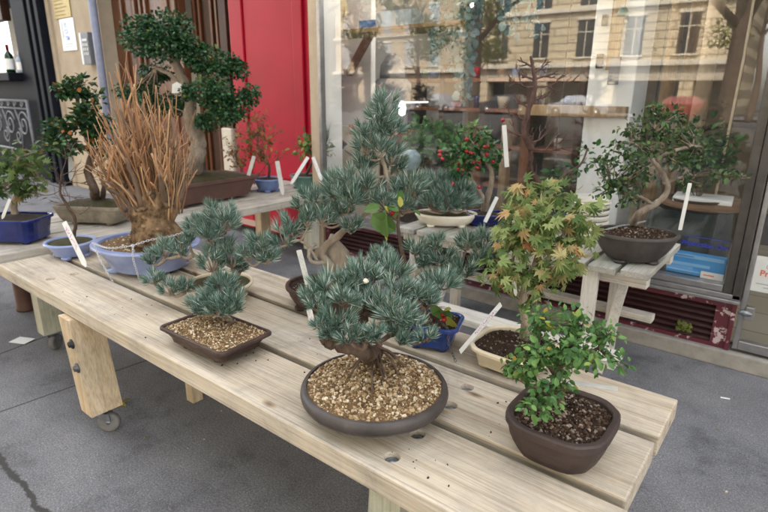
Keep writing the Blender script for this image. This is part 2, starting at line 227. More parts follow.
def special():
    # maroon paint with flakes gone down to pale undercoat
    m, nt, b, out = newmat('flaking_maroon_paint'); v = coords(nt, rnd=False)
    n = N(nt, 'ShaderNodeTexNoise', i_Scale=17, i_Detail=5, i_Roughness=.62); nt.links.new(v, n.inputs['Vector'])
    r = ramp(nt, [(0, (.105, .014, .026)), (.575, (.085, .012, .022)), (.60, (.45, .36, .37)), (1, (.52, .46, .46))]); nt.links.new(n.outputs['Fac'], r.inputs[0]); nt.links.new(r.outputs[0], b.inputs['Base Color'])
    b.inputs['Roughness'].default_value = .45
    bp = N(nt, 'ShaderNodeBump', i_Strength=.4, i_Distance=.003, invert=True); nt.links.new(r.outputs[0], bp.inputs['Height']); nt.links.new(bp.outputs[0], b.inputs['Normal'])
    M['maroon'] = m
    # shop floor: pale square tiles
    m, nt, b, out = newmat('pale_floor_tiles'); v = coords(nt, rnd=False)
    br = N(nt, 'ShaderNodeTexBrick', offset=0, i_Scale=1., i_Mortar_Size=.006); br.inputs['Brick Width'].default_value = .33; br.inputs['Row Height'].default_value = .33
    br.inputs['Color1'].default_value = (.46, .41, .30, 1); br.inputs['Color2'].default_value = (.42, .37, .27, 1); br.inputs['Mortar'].default_value = (.2, .18, .14, 1)
    nt.links.new(v, br.inputs['Vector']); nt.links.new(br.outputs[0], b.inputs['Base Color']); b.inputs['Roughness'].default_value = .25
    M['shop_floor'] = m
    # coursed ashlar for the sunlit houses across the street
    m, nt, b, out = newmat('coursed_ashlar')
    tc = N(nt, 'ShaderNodeTexCoord'); sp = N(nt, 'ShaderNodeSeparateXYZ'); cb = N(nt, 'ShaderNodeCombineXYZ')
    nt.links.new(tc.outputs['Object'], sp.inputs[0]); nt.links.new(sp.outputs[0], cb.inputs[0]); nt.links.new(sp.outputs[2], cb.inputs[1])
    br = N(nt, 'ShaderNodeTexBrick', i_Scale=1., i_Mortar_Size=.05); br.inputs['Brick Width'].default_value = 2.2; br.inputs['Row Height'].default_value = .58
    br.inputs['Color1'].default_value = (.52, .43, .29, 1); br.inputs['Color2'].default_value = (.46, .38, .26, 1); br.inputs['Mortar'].default_value = (.22, .18, .12, 1)
    nt.links.new(cb.outputs[0], br.inputs['Vector']); nt.links.new(br.outputs[0], b.inputs['Base Color']); b.inputs['Roughness'].default_value = .9
    M['ashlar'] = m
    # pavement: fine dark asphalt with speckle, two joints and a crack
    m, nt, b, out = newmat('grey_pavement_asphalt')
    tc = N(nt, 'ShaderNodeTexCoord'); v = tc.outputs['Object']
    n1 = N(nt, 'ShaderNodeTexNoise', i_Scale=150, i_Detail=5, i_Roughness=.8); nt.links.new(v, n1.inputs['Vector'])
    n2 = N(nt, 'ShaderNodeTexNoise', i_Scale=2.6, i_Detail=10, i_Roughness=.72); nt.links.new(v, n2.inputs['Vector'])
    r1 = ramp(nt, [(.36, (.094, .096, .104)), (.52, (.168, .171, .184)), (.66, (.30, .30, .305))]); nt.links.new(n1.outputs['Fac'], r1.inputs[0])
    r2 = ramp(nt, [(.33, (.5, .495, .5)), (.46, (.92, .91, .91)), (.68, (1.25, 1.23, 1.2))]); nt.links.new(n2.outputs['Fac'], r2.inputs[0])
    mx = N(nt, 'ShaderNodeMixRGB', blend_type='MULTIPLY', i_Fac=1.); nt.links.new(r1.outputs[0], mx.inputs[1]); nt.links.new(r2.outputs[0], mx.inputs[2])
    vo = N(nt, 'ShaderNodeTexVoronoi', i_Scale=13., i_Randomness=1.); nt.links.new(v, vo.inputs['Vector'])
    r3 = ramp(nt, [(.035, (1, 1, 1)), (.06, (0, 0, 0))]); nt.links.new(vo.outputs['Distance'], r3.inputs[0])
    vsel = N(nt, 'ShaderNodeMath', operation='GREATER_THAN', i_1=.66); vs = N(nt, 'ShaderNodeSeparateColor'); nt.links.new(vo.outputs['Color'], vs.inputs[0]); nt.links.new(vs.outputs[0], vsel.inputs[0])
    vm = N(nt, 'ShaderNodeMath', operation='MULTIPLY'); nt.links.new(r3.outputs[0], vm.inputs[0]); nt.links.new(vsel.outputs[0], vm.inputs[1])
    mg = N(nt, 'ShaderNodeMixRGB', blend_type='MIX'); nt.links.new(vm.outputs[0], mg.inputs[0]); nt.links.new(mx.outputs[0], mg.inputs[1]); mg.inputs[2].default_value = (.25, .24, .22, 1)
    last = mg.outputs[0]
    nd = N(nt, 'ShaderNodeTexNoise', i_Scale=5, i_Detail=6, i_Roughness=.7); nt.links.new(v, nd.inputs['Vector'])
    sp = N(nt, 'ShaderNodeSeparateXYZ'); nt.links.new(v, sp.inputs[0])
    def line(a, c, d0, half, wob, lim):
        """dark line where |a x + c y - d0| < half, limited to x < lim"""
        nonlocal last
        p = N(nt, 'ShaderNodeMath', operation='MULTIPLY', i_1=a); nt.links.new(sp.outputs[0], p.inputs[0])
        q = N(nt, 'ShaderNodeMath', operation='MULTIPLY_ADD', i_1=c); nt.links.new(sp.outputs[1], q.inputs[0]); nt.links.new(p.outputs[0], q.inputs[2])
        w = N(nt, 'ShaderNodeMath', operation='MULTIPLY_ADD', i_1=wob); nt.links.new(nd.outputs['Fac'], w.inputs[0]); nt.links.new(q.outputs[0], w.inputs[2])
        s = N(nt, 'ShaderNodeMath', operation='SUBTRACT', i_1=d0+wob*.5); nt.links.new(w.outputs[0], s.inputs[0])
        ab = N(nt, 'ShaderNodeMath', operation='ABSOLUTE'); nt.links.new(s.outputs[0], ab.inputs[0])
        mr = N(nt, 'ShaderNodeMapRange'); mr.inputs[1].default_value = half*.5; mr.inputs[2].default_value = half; mr.inputs[3].default_value = 1; mr.inputs[4].default_value = 0; nt.links.new(ab.outputs[0], mr.inputs[0])
        lt = N(nt, 'ShaderNodeMath', operation='LESS_THAN', i_1=lim); nt.links.new(sp.outputs[0], lt.inputs[0])
        ml = N(nt, 'ShaderNodeMath', operation='MULTIPLY'); nt.links.new(mr.outputs[0], ml.inputs[0]); nt.links.new(lt.outputs[0], ml.inputs[1])
        k = N(nt, 'ShaderNodeMixRGB', blend_type='MIX'); nt.links.new(ml.outputs[0], k.inputs[0]); nt.links.new(last, k.inputs[1]); k.inputs[2].default_value = (.045, .045, .042, 1); last = k.outputs[0]
    for pts, half, wob in JOINTS:
        (x0, y0), (x1, y1) = pts; L = math.hypot(x1-x0, y1-y0); a, c = -(y1-y0)/L, (x1-x0)/L
        line(a, c, a*x0+c*y0, half, wob, -1.0)
    nt.links.new(last, b.inputs['Base Color']); b.inputs['Roughness'].default_value = .85; b.inputs['Specular IOR Level'].default_value = .3
    bp = N(nt, 'ShaderNodeBump', i_Strength=.9, i_Distance=.006); nt.links.new(n1.outputs['Fac'], bp.inputs['Height']); nt.links.new(bp.outputs[0], b.inputs['Normal'])
    M['asphalt'] = m
JOINTS = [(((-3.09,0.7438,0)[:2], (-3.158,1.068,0)[:2]), .007, .012), (((-2.49,0.5563,0)[:2], (-2.474,0.8192,0)[:2]), .006, .012), (((-2.128,0.4436,0)[:2], (-1.727,0.4463,0)[:2]), .015, .10)]
special()

# ------------------------------------------------------------------ mesh helpers
class MB:
    """collects faces in world coordinates; build() links them as one mesh object"""
    def __init__(s): s.v = []; s.f = []; s.t = []; s.sm = []
    def add(s, vs, fs, tint=0., smooth=False):
        b = len(s.v); s.v.extend(tuple(p) for p in vs); s.t.extend([tint]*len(vs))
        s.f.extend([tuple(i+b for i in f) for f in fs]); s.sm.extend([smooth]*len(fs)); return s
    def box(s, lo, hi, ch=0., mat=None, tint=0.):
        lo = V(lo); hi = V(hi)
        if ch <= 0:
            vs = [V((x, y, z)) for x in (lo.x, hi.x) for y in (lo.y, hi.y) for z in (lo.z, hi.z)]
            fs = [(0, 1, 3, 2), (4, 6, 7, 5), (0, 4, 5, 1), (2, 3, 7, 6), (0, 2, 6, 4), (1, 5, 7, 3)]
        else:
            bm = bmesh.new(); bmesh.ops.create_cube(bm, size=1.)
            for q in bm.verts: q.co = V(((lo.x+hi.x)/2+q.co.x*(hi.x-lo.x), (lo.y+hi.y)/2+q.co.y*(hi.y-lo.y), (lo.z+hi.z)/2+q.co.z*(hi.z-lo.z)))
            bmesh.ops.bevel(bm, geom=bm.edges[:], offset=ch, segments=2, affect='EDGES', profile=.6)
            bm.verts.index_update(); vs = [q.co.copy() for q in bm.verts]; fs = [tuple(q.index for q in f.verts) for f in bm.faces]; bm.free()
        if mat is not None: vs = [mat @ p for p in vs]
        return s.add(vs, fs, tint)
    def tube(s, pts, rad, n=8, cap=True, tint=0., smooth=True):
        pts = [V(p) for p in pts]; m = len(pts)
        if not hasattr(rad, '__len__'): rad = [rad]*m
        vs = []; prev = None
        for i, p in enumerate(pts):
            d = (pts[min(i+1, m-1)]-pts[max(i-1, 0)])
            if d.length < 1e-9: d = V((0, 0, 1))
            d.normalize()
            if prev is None: a = d.orthogonal().normalized()
            else:
                a = prev-d*prev.dot(d)
                a = a.normalized() if a.length > 1e-6 else d.orthogonal().normalized()
            prev = a; b = d.cross(a)
            for k in range(n):
                t = 2*PI*k/n; vs.append(p+(a*math.cos(t)+b*math.sin(t))*rad[i])
        fs = [(i*n+k, i*n+(k+1) % n, (i+1)*n+(k+1) % n, (i+1)*n+k) for i in range(m-1) for k in range(n)]
        if cap: fs += [tuple(range(n))[::-1], tuple((m-1)*n+k for k in range(n))]
        return s.add(vs, fs, tint, smooth)
    def loft(s, secs, cap0=True, cap1=False, smooth=True, tint=0.):
        n = len(secs[0]); vs = [p for c in secs for p in c]
        fs = [(i*n+k, i*n+(k+1) % n, (i+1)*n+(k+1) % n, (i+1)*n+k) for i in range(len(secs)-1) for k in range(n)]
        if cap0: fs.append(tuple(range(n))[::-1])
        if cap1: fs.append(tuple((len(secs)-1)*n+k for k in range(n)))
        return s.add(vs, fs, tint, smooth)
    def lathe(s, c, prof, n=32, smooth=True, cap0=True, cap1=True, axis=None, tint=0.):
        c = V(c); secs = []
        for r, z in prof:
            ring = [V((r*math.cos(2*PI*k/n), r*math.sin(2*PI*k/n), z)) for k in range(n)]
            if axis is not None: ring = [axis @ q for q in ring]
            secs.append([c+q for q in ring])
        return s.loft(secs, cap0, cap1, smooth, tint)
    def prism(s, poly, o, ux, uy, th):
        """extrude a 2-D outline: o + ux*x + uy*y, thickness th along ux x uy"""
        o, ux, uy = V(o), V(ux), V(uy); nn = ux.cross(uy).normalized()*th; k = len(poly)
        a = [o+ux*p[0]+uy*p[1] for p in poly]
        return s.add(a+[p+nn for p in a], [tuple(range(k))[::-1], tuple(range(k, 2*k))]+[(i, (i+1) % k, k+(i+1) % k, k+i) for i in range(k)])
    def build(s, name, mat, parent=None, recalc=True):
        root = parent
        while root is not None and root.parent is not None: root = root.parent
        off = root.location.copy() if root is not None else V((0, 0, 0))
        me = bpy.data.meshes.new(name)
        me.from_pydata([(p[0]-off.x, p[1]-off.y, p[2]-off.z) for p in s.v], [], s.f)
        me.polygons.foreach_set('use_smooth', s.sm)
        at = me.attributes.new('tint', 'FLOAT', 'POINT'); at.data.foreach_set('value', s.t)
        if recalc and len(s.f) < 60000:
            bm = bmesh.new(); bm.from_mesh(me); bmesh.ops.recalc_face_normals(bm, faces=bm.faces); bm.to_mesh(me); bm.free()
        me.update()
        if any(s.sm) and name in ('pot', 'body', 'lid'): me.set_sharp_from_angle(angle=math.radians(38))
        o = bpy.data.objects.new(name, me); COL.objects.link(o)
        if mat is not None: me.materials.append(M[mat] if isinstance(mat, str) else mat)
        if parent is not None: o.parent = parent
        return o
def tag(o, label, cat, group=None):
    o['label'] = label; o['category'] = cat
    if group: o['group'] = group
    return o
def thing(name, loc, label, cat, group=None):
    o = bpy.data.objects.new(name, None); COL.objects.link(o); o.location = loc; o.empty_display_size = .05
    return tag(o, label, cat, group)
def structure(o): o['kind'] = 'structure'; return o
def rotz(a, c=(0, 0, 0)):
    c = V(c); return Matrix.Translation(c) @ Matrix.Rotation(a, 4, 'Z') @ Matrix.Translation(-c)
def rnd_dir(r=R):
    while True:
        d = V((r.uniform(-1, 1), r.uniform(-1, 1), r.uniform(-1, 1)))
        if .05 < d.length < 1: return d.normalized()
def curve(pts, seg=6):
    """Catmull-Rom through pts"""
    p = [V(q) for q in pts]; p = [p[0]*2-p[1]]+p+[p[-1]*2-p[-2]]; out = []
    for i in range(1, len(p)-2):
        for k in range(seg):
            t = k/seg; a, b, c, d = p[i-1], p[i], p[i+1], p[i+2]
            out.append(.5*((2*b)+(c-a)*t+(2*a-5*b+4*c-d)*t*t+(3*b-a-3*c+d)*t**3))
    out.append(p[-2]); return out
def limb(mb, pts, r0, r1, seg=5, n=8, jit=0., rough=0., tint=0.):
    c = curve(pts, seg); m = len(c)
    if jit: c = [q+rnd_dir()*jit*(0 if i in (0, m-1) else 1) for i, q in enumerate(c)]
    rad = [(r0+(r1-r0)*(i/(m-1)))*(1+rough*R.uniform(-1, 1)) for i in range(m)]
    mb.tube(c, rad, n, tint=tint)
    return c
def text_mesh(body, size, o, ux, uy, mat, name, parent, shear=0., bold=0., depth=.0008):
    cu = bpy.data.curves.new(name, 'FONT'); cu.body = body; cu.size = size; cu.shear = shear; cu.offset = bold; cu.extrude = depth
    t = bpy.data.objects.new(name, cu); COL.objects.link(t)
    bpy.context.view_layer.update()
    me = bpy.data.meshes.new_from_object(t.evaluated_get(bpy.context.evaluated_depsgraph_get()))
    bpy.data.objects.remove(t); bpy.data.curves.remove(cu)
    ux, uy = V(ux).normalized(), V(uy).normalized(); uz = ux.cross(uy)
    mb = MB(); mb.add([V(o)+ux*q.co.x+uy*q.co.y+uz*q.co.z for q in me.vertices], [tuple(p.vertices) for p in me.polygons])
    bpy.data.meshes.remove(me)
    return mb.build(name, mat, parent, recalc=False)

# ------------------------------------------------------------------ pots and soil
def outline(kind, w, d, n=40, cut=.25, p=2.):
    if kind == 'round': return [(w/2*math.cos(2*PI*k/n), d/2*math.sin(2*PI*k/n)) for k in range(n)]
    if kind == 'oct':
        c = cut*min(w, d); x, y = w/2, d/2; cs = [(x, -y+c), (x, y-c), (x-c, y), (-x+c, y), (-x, y-c), (-x, -y+c), (-x+c, -y), (x-c, -y)]
        for _ in range(2): cs = [q for i in range(len(cs)) for a, b in ((cs[i], cs[(i+1) % len(cs)]),) for q in ((a[0]*.82+b[0]*.18, a[1]*.82+b[1]*.18), (a[0]*.18+b[0]*.82, a[1]*.18+b[1]*.82))]
    else:
        c = cut*min(w, d); x, y = w/2, d/2; cs = []
        for sx, sy, a0 in ((1, 1, 0), (-1, 1, 90), (-1, -1, 180), (1, -1, 270)):
            for k in range(5):
                a = math.radians(a0+k*22.5); cs.append((sx*(x-c)+c*math.cos(a), sy*(y-c)+c*math.sin(a)))
    return cs
def pot(root, c, kind, w, d, h, mat, rot=0., flare=.8, lip=.012, lipt=.012, wall=.014, cut=.18, feet=True, foot_h=.01, soil='soil_dark', soil_drop=.012, grit=None, ngrit=0, gsize=(.003, .006), dome=.012, bulge=0., n=44, round_lip=False):
    """c = centre of the underside; h = total height; rim w x d"""
    c = V(c); mr = Matrix.Rotation(rot, 3, 'Z')
    base = outline(kind, 1., d/w, n, cut)
    def ring(sc, z, inset=0.):
        o = []
        for x, y in base:
            q = V((x*w*sc, y*w*sc, 0)); L = q.length; q = q*((L-inset)/L) if L > 1e-6 else q
            o.append(c+mr @ q+V((0, 0, z)))
        return o
    z0 = foot_h; zl = h-lipt
    secs = [ring(flare*.9, z0), ring(flare*.97, z0+.004)]
    for t in (.3, .6, .85, 1.):
        s = flare+(1-flare)*(t**.8)+bulge*math.sin(PI*t)
        secs.append(ring(s-2*lip/w*(1 if lip > 0 else 0), z0+.004+(zl-z0-.004)*t))
    if round_lip: secs += [ring(1.-.016/w, zl+.002), ring(1.-.004/w, zl+.008), ring(1., zl+.016), ring(1.-.003/w, h-.009)]
    secs += [ring(1., zl+.001), ring(1., h-.004)] if not round_lip else [ring(1.-.010/w, h-.003)]
    k0 = 1. if not round_lip else 1.-.016/w
    secs += [ring(k0-.006/w, h-.0005), ring(1., h, wall*.5+(.008 if round_lip else 0)), ring(1., h-.001, wall), ring(1., h-.004, wall+.002), ring(1., h-soil_drop-.012, wall+.003)]
    mb = MB(); mb.loft(secs, True, False, smooth=(kind == 'round'))
    po = mb.build('pot', mat, root)
    if feet:
        for sx in (-1, 1):
            for sy in (-1, 1):
                f = MB(); q = c+mr @ V((sx*w*flare*.30, sy*d*flare*.30, 0))
                f.lathe(q, [(min(w, d)*.085, 0), (min(w, d)*.10, foot_h*.7), (min(w, d)*.10, foot_h+.003)], 12)
                f.build('foot', mat, po)
    # soil: a slightly domed sheet, with grit lying on it
    sb = MB(); zs = h-soil_drop; secs = []
    def dz(x, y): return .006*noise.noise(V((x*30, y*30, c.x*7)))
    for t in (1., .8, .55, .3, .08):
        rr = []
        for q in ring(1., 0, wall+.002):
            p = c+(V((q.x, q.y, c.z))-c)*t; p.z = c.z+zs+dome*(1-t*t)+dz(p.x, p.y)*(1 if t < 1 else 0); rr.append(p)
        secs.append(rr)
    sb.loft(secs, False, True, True, tint=.1)
    so = sb.build('soil', soil if not grit else grit, root)
    if grit and ngrit:
        g = MB(); k = 0
        bnd = [(q-c) for q in ring(1., 0, wall+.006)]; nb = len(bnd); wts = [abs(bnd[j].x*bnd[(j+1) % nb].y-bnd[j].y*bnd[(j+1) % nb].x)+1e-9 for j in range(nb)]
        while k < ngrit:
            i = R.choices(range(nb), wts)[0]; a, b2 = bnd[i], bnd[(i+1) % len(bnd)]; u, t = R.random(), math.sqrt(R.random())
            q = (a*(1-u)+b2*u)*t; r = gsize[0]+(gsize[1]-gsize[0])*R.random()**2.2
            p = c+V((q.x, q.y, zs+dome*(1-t*t)+r*R.uniform(-.1, .6)+dz(c.x+q.x, c.y+q.y)*min(1., (1-t)*5)))
            pebble(g, p, r); k += 1
        g.build('gravel', grit, so, recalc=False)
    return po
PEB = None
def pebble(mb, p, r):
    global PEB
    if PEB is None:
        bm = bmesh.new(); bmesh.ops.create_icosphere(bm, subdivisions=1, radius=1.); bm.verts.index_update()
        PEB = ([q.co.copy() for q in bm.verts], [tuple(q.index for q in f.verts) for f in bm.faces]); bm.free()
    rot = Matrix.Rotation(R.uniform(0, 6.28), 3, rnd_dir()); s = V((R.uniform(.75, 1.35), R.uniform(.7, 1.1), R.uniform(.5, .9)))
    mb.add([p+rot @ V((q.x*s.x, q.y*s.y, q.z*s.z))*r*R.uniform(.82, 1.12) for q in PEB[0]], PEB[1], R.random())

# ------------------------------------------------------------------ foliage
def needles(mb, p, ax, n, L, w, spread=1.0):
    """one shoot: a brush of needles standing out round a short stem"""
    ax = V(ax).normalized(); a = ax.orthogonal().normalized(); b = ax.cross(a); st = L*.6
    for i in range(n):
        t = R.random(); ph = R.uniform(0, 2*PI)
        th = (1.12-.85*t)*spread*R.uniform(.5, 1.1)
        d = (ax*math.cos(th)+(a*math.cos(ph)+b*math.sin(ph))*math.sin(th)).normalized()
        o = p+ax*st*t; l = L*R.uniform(.75, 1.1); side = d.cross(rnd_dir()).normalized()*w*.5
        mid = o+d*l*.55; end = o+d*l+(ax*.16)*l
        mb.add([o-side*.7, o+side*.7, mid+side, mid-side, end], [(0, 1, 2, 3), (3, 2, 4)], min(1, max(0, R.gauss(.48, .3))))
def pine_pad(mb, tw, pad, L=.045, w=.0016, dens=1., per=56, anchor=None):
    x, y, z, rx, rz = pad; c = V((x, y, z)); L = min(L*.84, max(rx, rz)*.8)
    ex = max(rx*1.06-L*.6, rx*.42); ez = max(rz*1.08-L*.5, rz*.4)
    n = int(max(6, min(44, dens*(5.0+(rx/L)**2*5.5))))
    for i in range(n):
        while True:
            q = V((R.uniform(-1, 1), R.uniform(-1, 1), R.uniform(-.8, 1)))
            if .05 < q.length < 1: break
        q = q.normalized()*(q.length**.4)
        p = c+V((q.x*ex, q.y*ex, q.z*ez))-V((0, 0, L*.2))
        d = V((q.x*.75, q.y*.75, q.z*.3+.78))+rnd_dir()*.2
        needles(mb, p, d, per, L*R.uniform(.8, 1.05), w)
        if tw is not None:
            b0 = V(anchor) if anchor is not None else c-V((0, 0, rz*.7))
            b0 = b0.lerp(c-V((0, 0, rz*.55)), R.uniform(.6, .95))
            tw.tube([b0, b0.lerp(p, .5)-V((0, 0, .004)), p], [.0030, .0022, .0014], 5)
LEAF = [(0, 0), (.22, .26), (.55, .30), (.82, .17), (1, 0)]
ROUNDL = [(0, 0), (.15, .33), (.5, .46), (.85, .33), (1, 0)]
def leaf(mb, p, d, up, L, shape=LEAF, wide=1., fold=.25, droop=.15, tint=None):
    d = V(d).normalized(); s = d.cross(V(up)); s = s.normalized() if s.length > 1e-4 else d.orthogonal().normalized()
    u = s.cross(d); vs = []; m = len(shape)
    for t, wv in shape: vs.append(p+d*t*L-u*droop*t*t*L)
    for sg in (1, -1):
        for t, wv in shape[1:-1]: vs.append(p+d*t*L+s*sg*wv*wide*L+u*fold*wv*L-u*droop*t*t*L)
    k = m-2; A = list(range(m)); B = list(range(m, m+k)); Cc = list(range(m+k, m+2*k))
    mb.add(vs, [tuple(A+B[::-1]), tuple((A+Cc[::-1])[::-1])], R.random() if tint is None else tint)
def mapleleaf(mb, p, d, up, L, tint=None):
    d = V(d).normalized(); s = d.cross(V(up)); s = s.normalized() if s.length > 1e-4 else d.orthogonal().normalized(); u = s.cross(d)
    lobes = [(-2.25, .42), (-1.25, .78), (-.55, .95), (0, 1.0), (.55, .95), (1.25, .78), (2.25, .42)]
    pts = []; tv = R.random() if tint is None else tint; dr = R.uniform(.05, .4)
    for i, (a, r) in enumerate(lobes):
        if i: am = (a+lobes[i-1][0])/2; pts.append((am, .40))
        pts.append((a-.17, r*.66)); pts.append((a, r)); pts.append((a+.17, r*.66))
    vs = [p]
    for a, r in pts:
        r *= L*.62; x, y = math.cos(a)*r, math.sin(a)*r; vs.append(p+d*x+s*y-u*dr*(r*r)/(L*.62)+u*.1*abs(y))
    mb.add(vs, [(0, i, i+1) for i in range(1, len(pts))], tv)
def leaf_pad(mb, tw, pad, n, L, fn=leaf, anchor=None, upbias=.8, shell=.5, ntw=6, twr=.0016, tintf=None, **kw):
    x, y, z, rx, rz = pad; c = V((x, y, z))
    ph = rnd_dir()*9
    ends = []
    if tw is not None:
        b0 = V(anchor) if anchor is not None else c-V((0, 0, rz))
        for i in range(ntw):
            q = rnd_dir(); e = c+V((q.x*rx, q.y*rx, q.z*rz))*R.uniform(.5, .95); m = b0.lerp(e, .5)+rnd_dir()*rx*.15
            tw.tube(curve([b0, m, e], 3), [twr*1.5, twr*1.4, twr*1.2, twr, twr*.9, twr*.7, twr*.5], 5); ends += [m.lerp(e, t) for t in (.2, .5, .75, 1.)]
    for i in range(n):
        q = rnd_dir(); r = R.random()**shell
        lump = 1+.28*noise.noise(V((q.x*2.3, q.y*2.3, q.z*2.3))+ph)
        p = c+V((q.x*rx, q.y*rx, q.z*rz))*r*lump
        if ends and R.random() < .45: p = R.choice(ends)+rnd_dir()*L*R.uniform(.3, 1.1)
        d = (q*.8+rnd_dir()*.9+V((0, 0, -.1))); up = V((0, 0, upbias))+rnd_dir()*.6
        if tintf: kw['tint'] = tintf()
        fn(mb, p, d, up, L*R.uniform(.65, 1.2), **kw)

# ------------------------------------------------------------------ plant labels and chains
LABELS = 'white plastic plant labels in the pots'
def plant_label(a, b, w, label, ink=None, facing=(.6, -.75, .25), th=.0012, pointed=True, name='plant_label'):
    """a flat stake from a (top) to b (bottom)"""
    a, b = V(a), V(b); d = (b-a); L = d.length; d.normalize(); f = V(facing); s = d.cross(f).normalized(); nrm = s.cross(d).normalized()
    root = thing(name, b, label, 'plant label', LABELS)
    poly = [(-w*.42, 0), (w*.42, 0), (w*.5, w*.12), (w*.5, L-w*.9), (w*.12 if pointed else w*.5, L), (-w*.12 if pointed else -w*.5, L), (-w*.5, L-w*.9), (-w*.5, w*.12)]
    m = MB(); m.prism(poly, a-nrm*th*.5, s, d, th); m.build('stake', 'tag', root)
    if ink:
        g = MB(); t = L*.12
        sgn = nrm if nrm.dot(V((0, 0, 1.3))-a) > 0 else -nrm
        sgn = nrm if nrm.dot(-V((a.x, a.y, a.z-1.3))) > 0 else -nrm
        while t < L*.62:
            hgt = w*R.uniform(.3, .6); wd = w*.13
            for k in range(R.randint(1, 2)):
                o = a+d*(t+k*w*.12)+s*R.uniform(-.15, .15)*w+sgn*(th*.5+.0003)
                e = o+s*hgt*R.choice((-.5, .5))+d*R.uniform(-.15, .2)*w
                ww = (d*1.)*wd*.5
                g.add([o-ww, o+ww, e+ww, e-ww], [(0, 1, 2, 3)])
            t += w*R.uniform(.28, .42)
        g.build('handwriting', ink, root, recalc=False)
    return root
def chain(name, pts, size, mat, label, cat='chain'):
    c = curve(pts, 10); mb = MB(); acc = 0; k = 0; L = size
    tot = sum((c[i+1]-c[i]).length for i in range(len(c)-1)); step = L*.72; s = 0
    def at(s):
        for i in range(len(c)-1):
            l = (c[i+1]-c[i]).length
            if s <= l: return c[i].lerp(c[i+1], s/l), (c[i+1]-c[i]).normalized()
            s -= l
        return c[-1], (c[-1]-c[-2]).normalized()
    while s < tot:
        p, d = at(s); a = d.orthogonal().normalized(); b = d.cross(a); t0 = .6 if k % 2 else .6+PI/2; sd = a*math.cos(t0)+b*math.sin(t0)
        ring = [p+d*L*.5*math.cos(2*PI*i/10)+sd*L*.28*math.sin(2*PI*i/10) for i in range(11)]
        mb.tube(ring, L*.085, 5, cap=False); s += step; k += 1
    o = mb.build(name, mat); return tag(o, label, cat)

# ------------------------------------------------------------------ world, sun, camera
W = bpy.data.worlds.new('World'); SC.world = W; W.use_nodes = True
nt = W.node_tree; bg = nt.nodes['Background']
SUN_EL, SUN_AZ = math.radians(50), math.radians(14)
sky = nt.nodes.new('ShaderNodeTexSky'); sky.sky_type = 'NISHITA'; sky.sun_disc = False
sky.sun_elevation = SUN_EL; sky.sun_rotation = SUN_AZ; sky.air_density = 1.; sky.dust_density = 3.; sky.ozone_density = 1.
hs = nt.nodes.new('ShaderNodeHueSaturation'); hs.inputs['Saturation'].default_value = .38
nt.links.new(sky.outputs[0], hs.inputs['Color']); wb = nt.nodes.new('ShaderNodeMixRGB'); wb.blend_type = 'MULTIPLY'; wb.inputs[0].default_value = 1; wb.inputs[2].default_value = (1.05, 1., .93, 1)   # daylight white balance of the photograph
nt.links.new(hs.outputs[0], wb.inputs[1]); nt.links.new(wb.outputs[0], bg.inputs['Color']); bg.inputs['Strength'].default_value = .15
sl = bpy.data.lights.new('sun', 'SUN'); sl.energy = 2.3; sl.angle = math.radians(.5); sl.color = (1., .94, .84)
so = bpy.data.objects.new('sun', sl); COL.objects.link(so)
sd = V((math.sin(SUN_AZ)*math.cos(SUN_EL), math.cos(SUN_AZ)*math.cos(SUN_EL), math.sin(SUN_EL)))   # behind the shop: the street side lies in its shade
so.rotation_euler = sd.to_track_quat('Z', 'Y').to_euler(); so.location = (0, 20, 30)
cam = bpy.data.cameras.new('camera'); co = bpy.data.objects.new('camera', cam); COL.objects.link(co); SC.camera = co
CR = [[0.7828175, -0.18697455, 0.59349582], [0.62217918, 0.22066631, -0.75113211], [0.00947805, 0.9572601, 0.28907312]]
co.matrix_world = Matrix.Translation((0, 0, 1.30)) @ Matrix(CR).to_4x4()
cam.sensor_width = 36; cam.lens = 36*540/768; cam.clip_start = .05; cam.clip_end = 600
cam.dof.use_dof = True; cam.dof.focus_distance = 1.4; cam.dof.aperture_fstop = 5.0
SC.view_settings.view_transform = 'Standard'; SC.view_settings.look = 'None'; SC.view_settings.gamma = 1
SC.view_settings.exposure = 3.2
SC.render.engine = 'CYCLES'
SC.cycles.max_bounces = 10; SC.cycles.transparent_max_bounces = 16; SC.cycles.use_denoising = True
SC.cycles.sample_clamp_indirect = 6

# ------------------------------------------------------------------ ground and street
def sheet(name, x0, x1, y0, y1, z, mat, n=1):
    m = MB(); m.add([(x0, y0, z), (x1, y0, z), (x1, y1, z), (x0, y1, z)], [(0, 1, 2, 3)]); return structure(m.build(name, mat))
sheet('pavement', -60, 40, -5.0, 3.6, 0, 'asphalt')
sheet('road', -250, 250, -400, 300, -.14, plain('dark_road_asphalt', (.06, .06, .063), (.045, .045, .047), rough=.85, scale=3, bump=.1))
m = MB(); m.box((-60, -5.25, -.14), (40, -5.0, .004), .01); structure(m.build('kerb', 'concrete'))
sheet('far_pavement', -90, 60, -38.9, -33, -.02, 'asphalt')
sheet('shop_floor', -4.6, 3.5, 3.08, 8., .10, 'shop_floor')
def room():
    m = MB(); m.box((-4.7, 8.0, 0), (3.6, 8.1, 3.0)); structure(m.build('shop_back_wall', plain('dim_ochre_plaster', (.2, .16, .11), (.14, .11, .08), rough=.8, scale=3)))
    m = MB(); m.box((-4.7, 3.5, 0), (-4.6, 8.0, 3.0)); structure(m.build('shop_side_wall', 'white_wall'))
    m = MB(); m.box((3.5, 3.2, 0), (3.6, 8.0, 3.0)); structure(m.build('shop_side_wall', 'white_wall'))
    m = MB(); m.box((-4.7, 3.2, 3.0), (3.6, 8.1, 3.1)); structure(m.build('shop_ceiling', 'white_wall'))
    m = MB(); m.box((-3.95, 3.78, .1), ((-3.15,3.78,1.569)[0], 3.84, 3.0)); structure(m.build('shop_partition', 'white_wall'))
room()

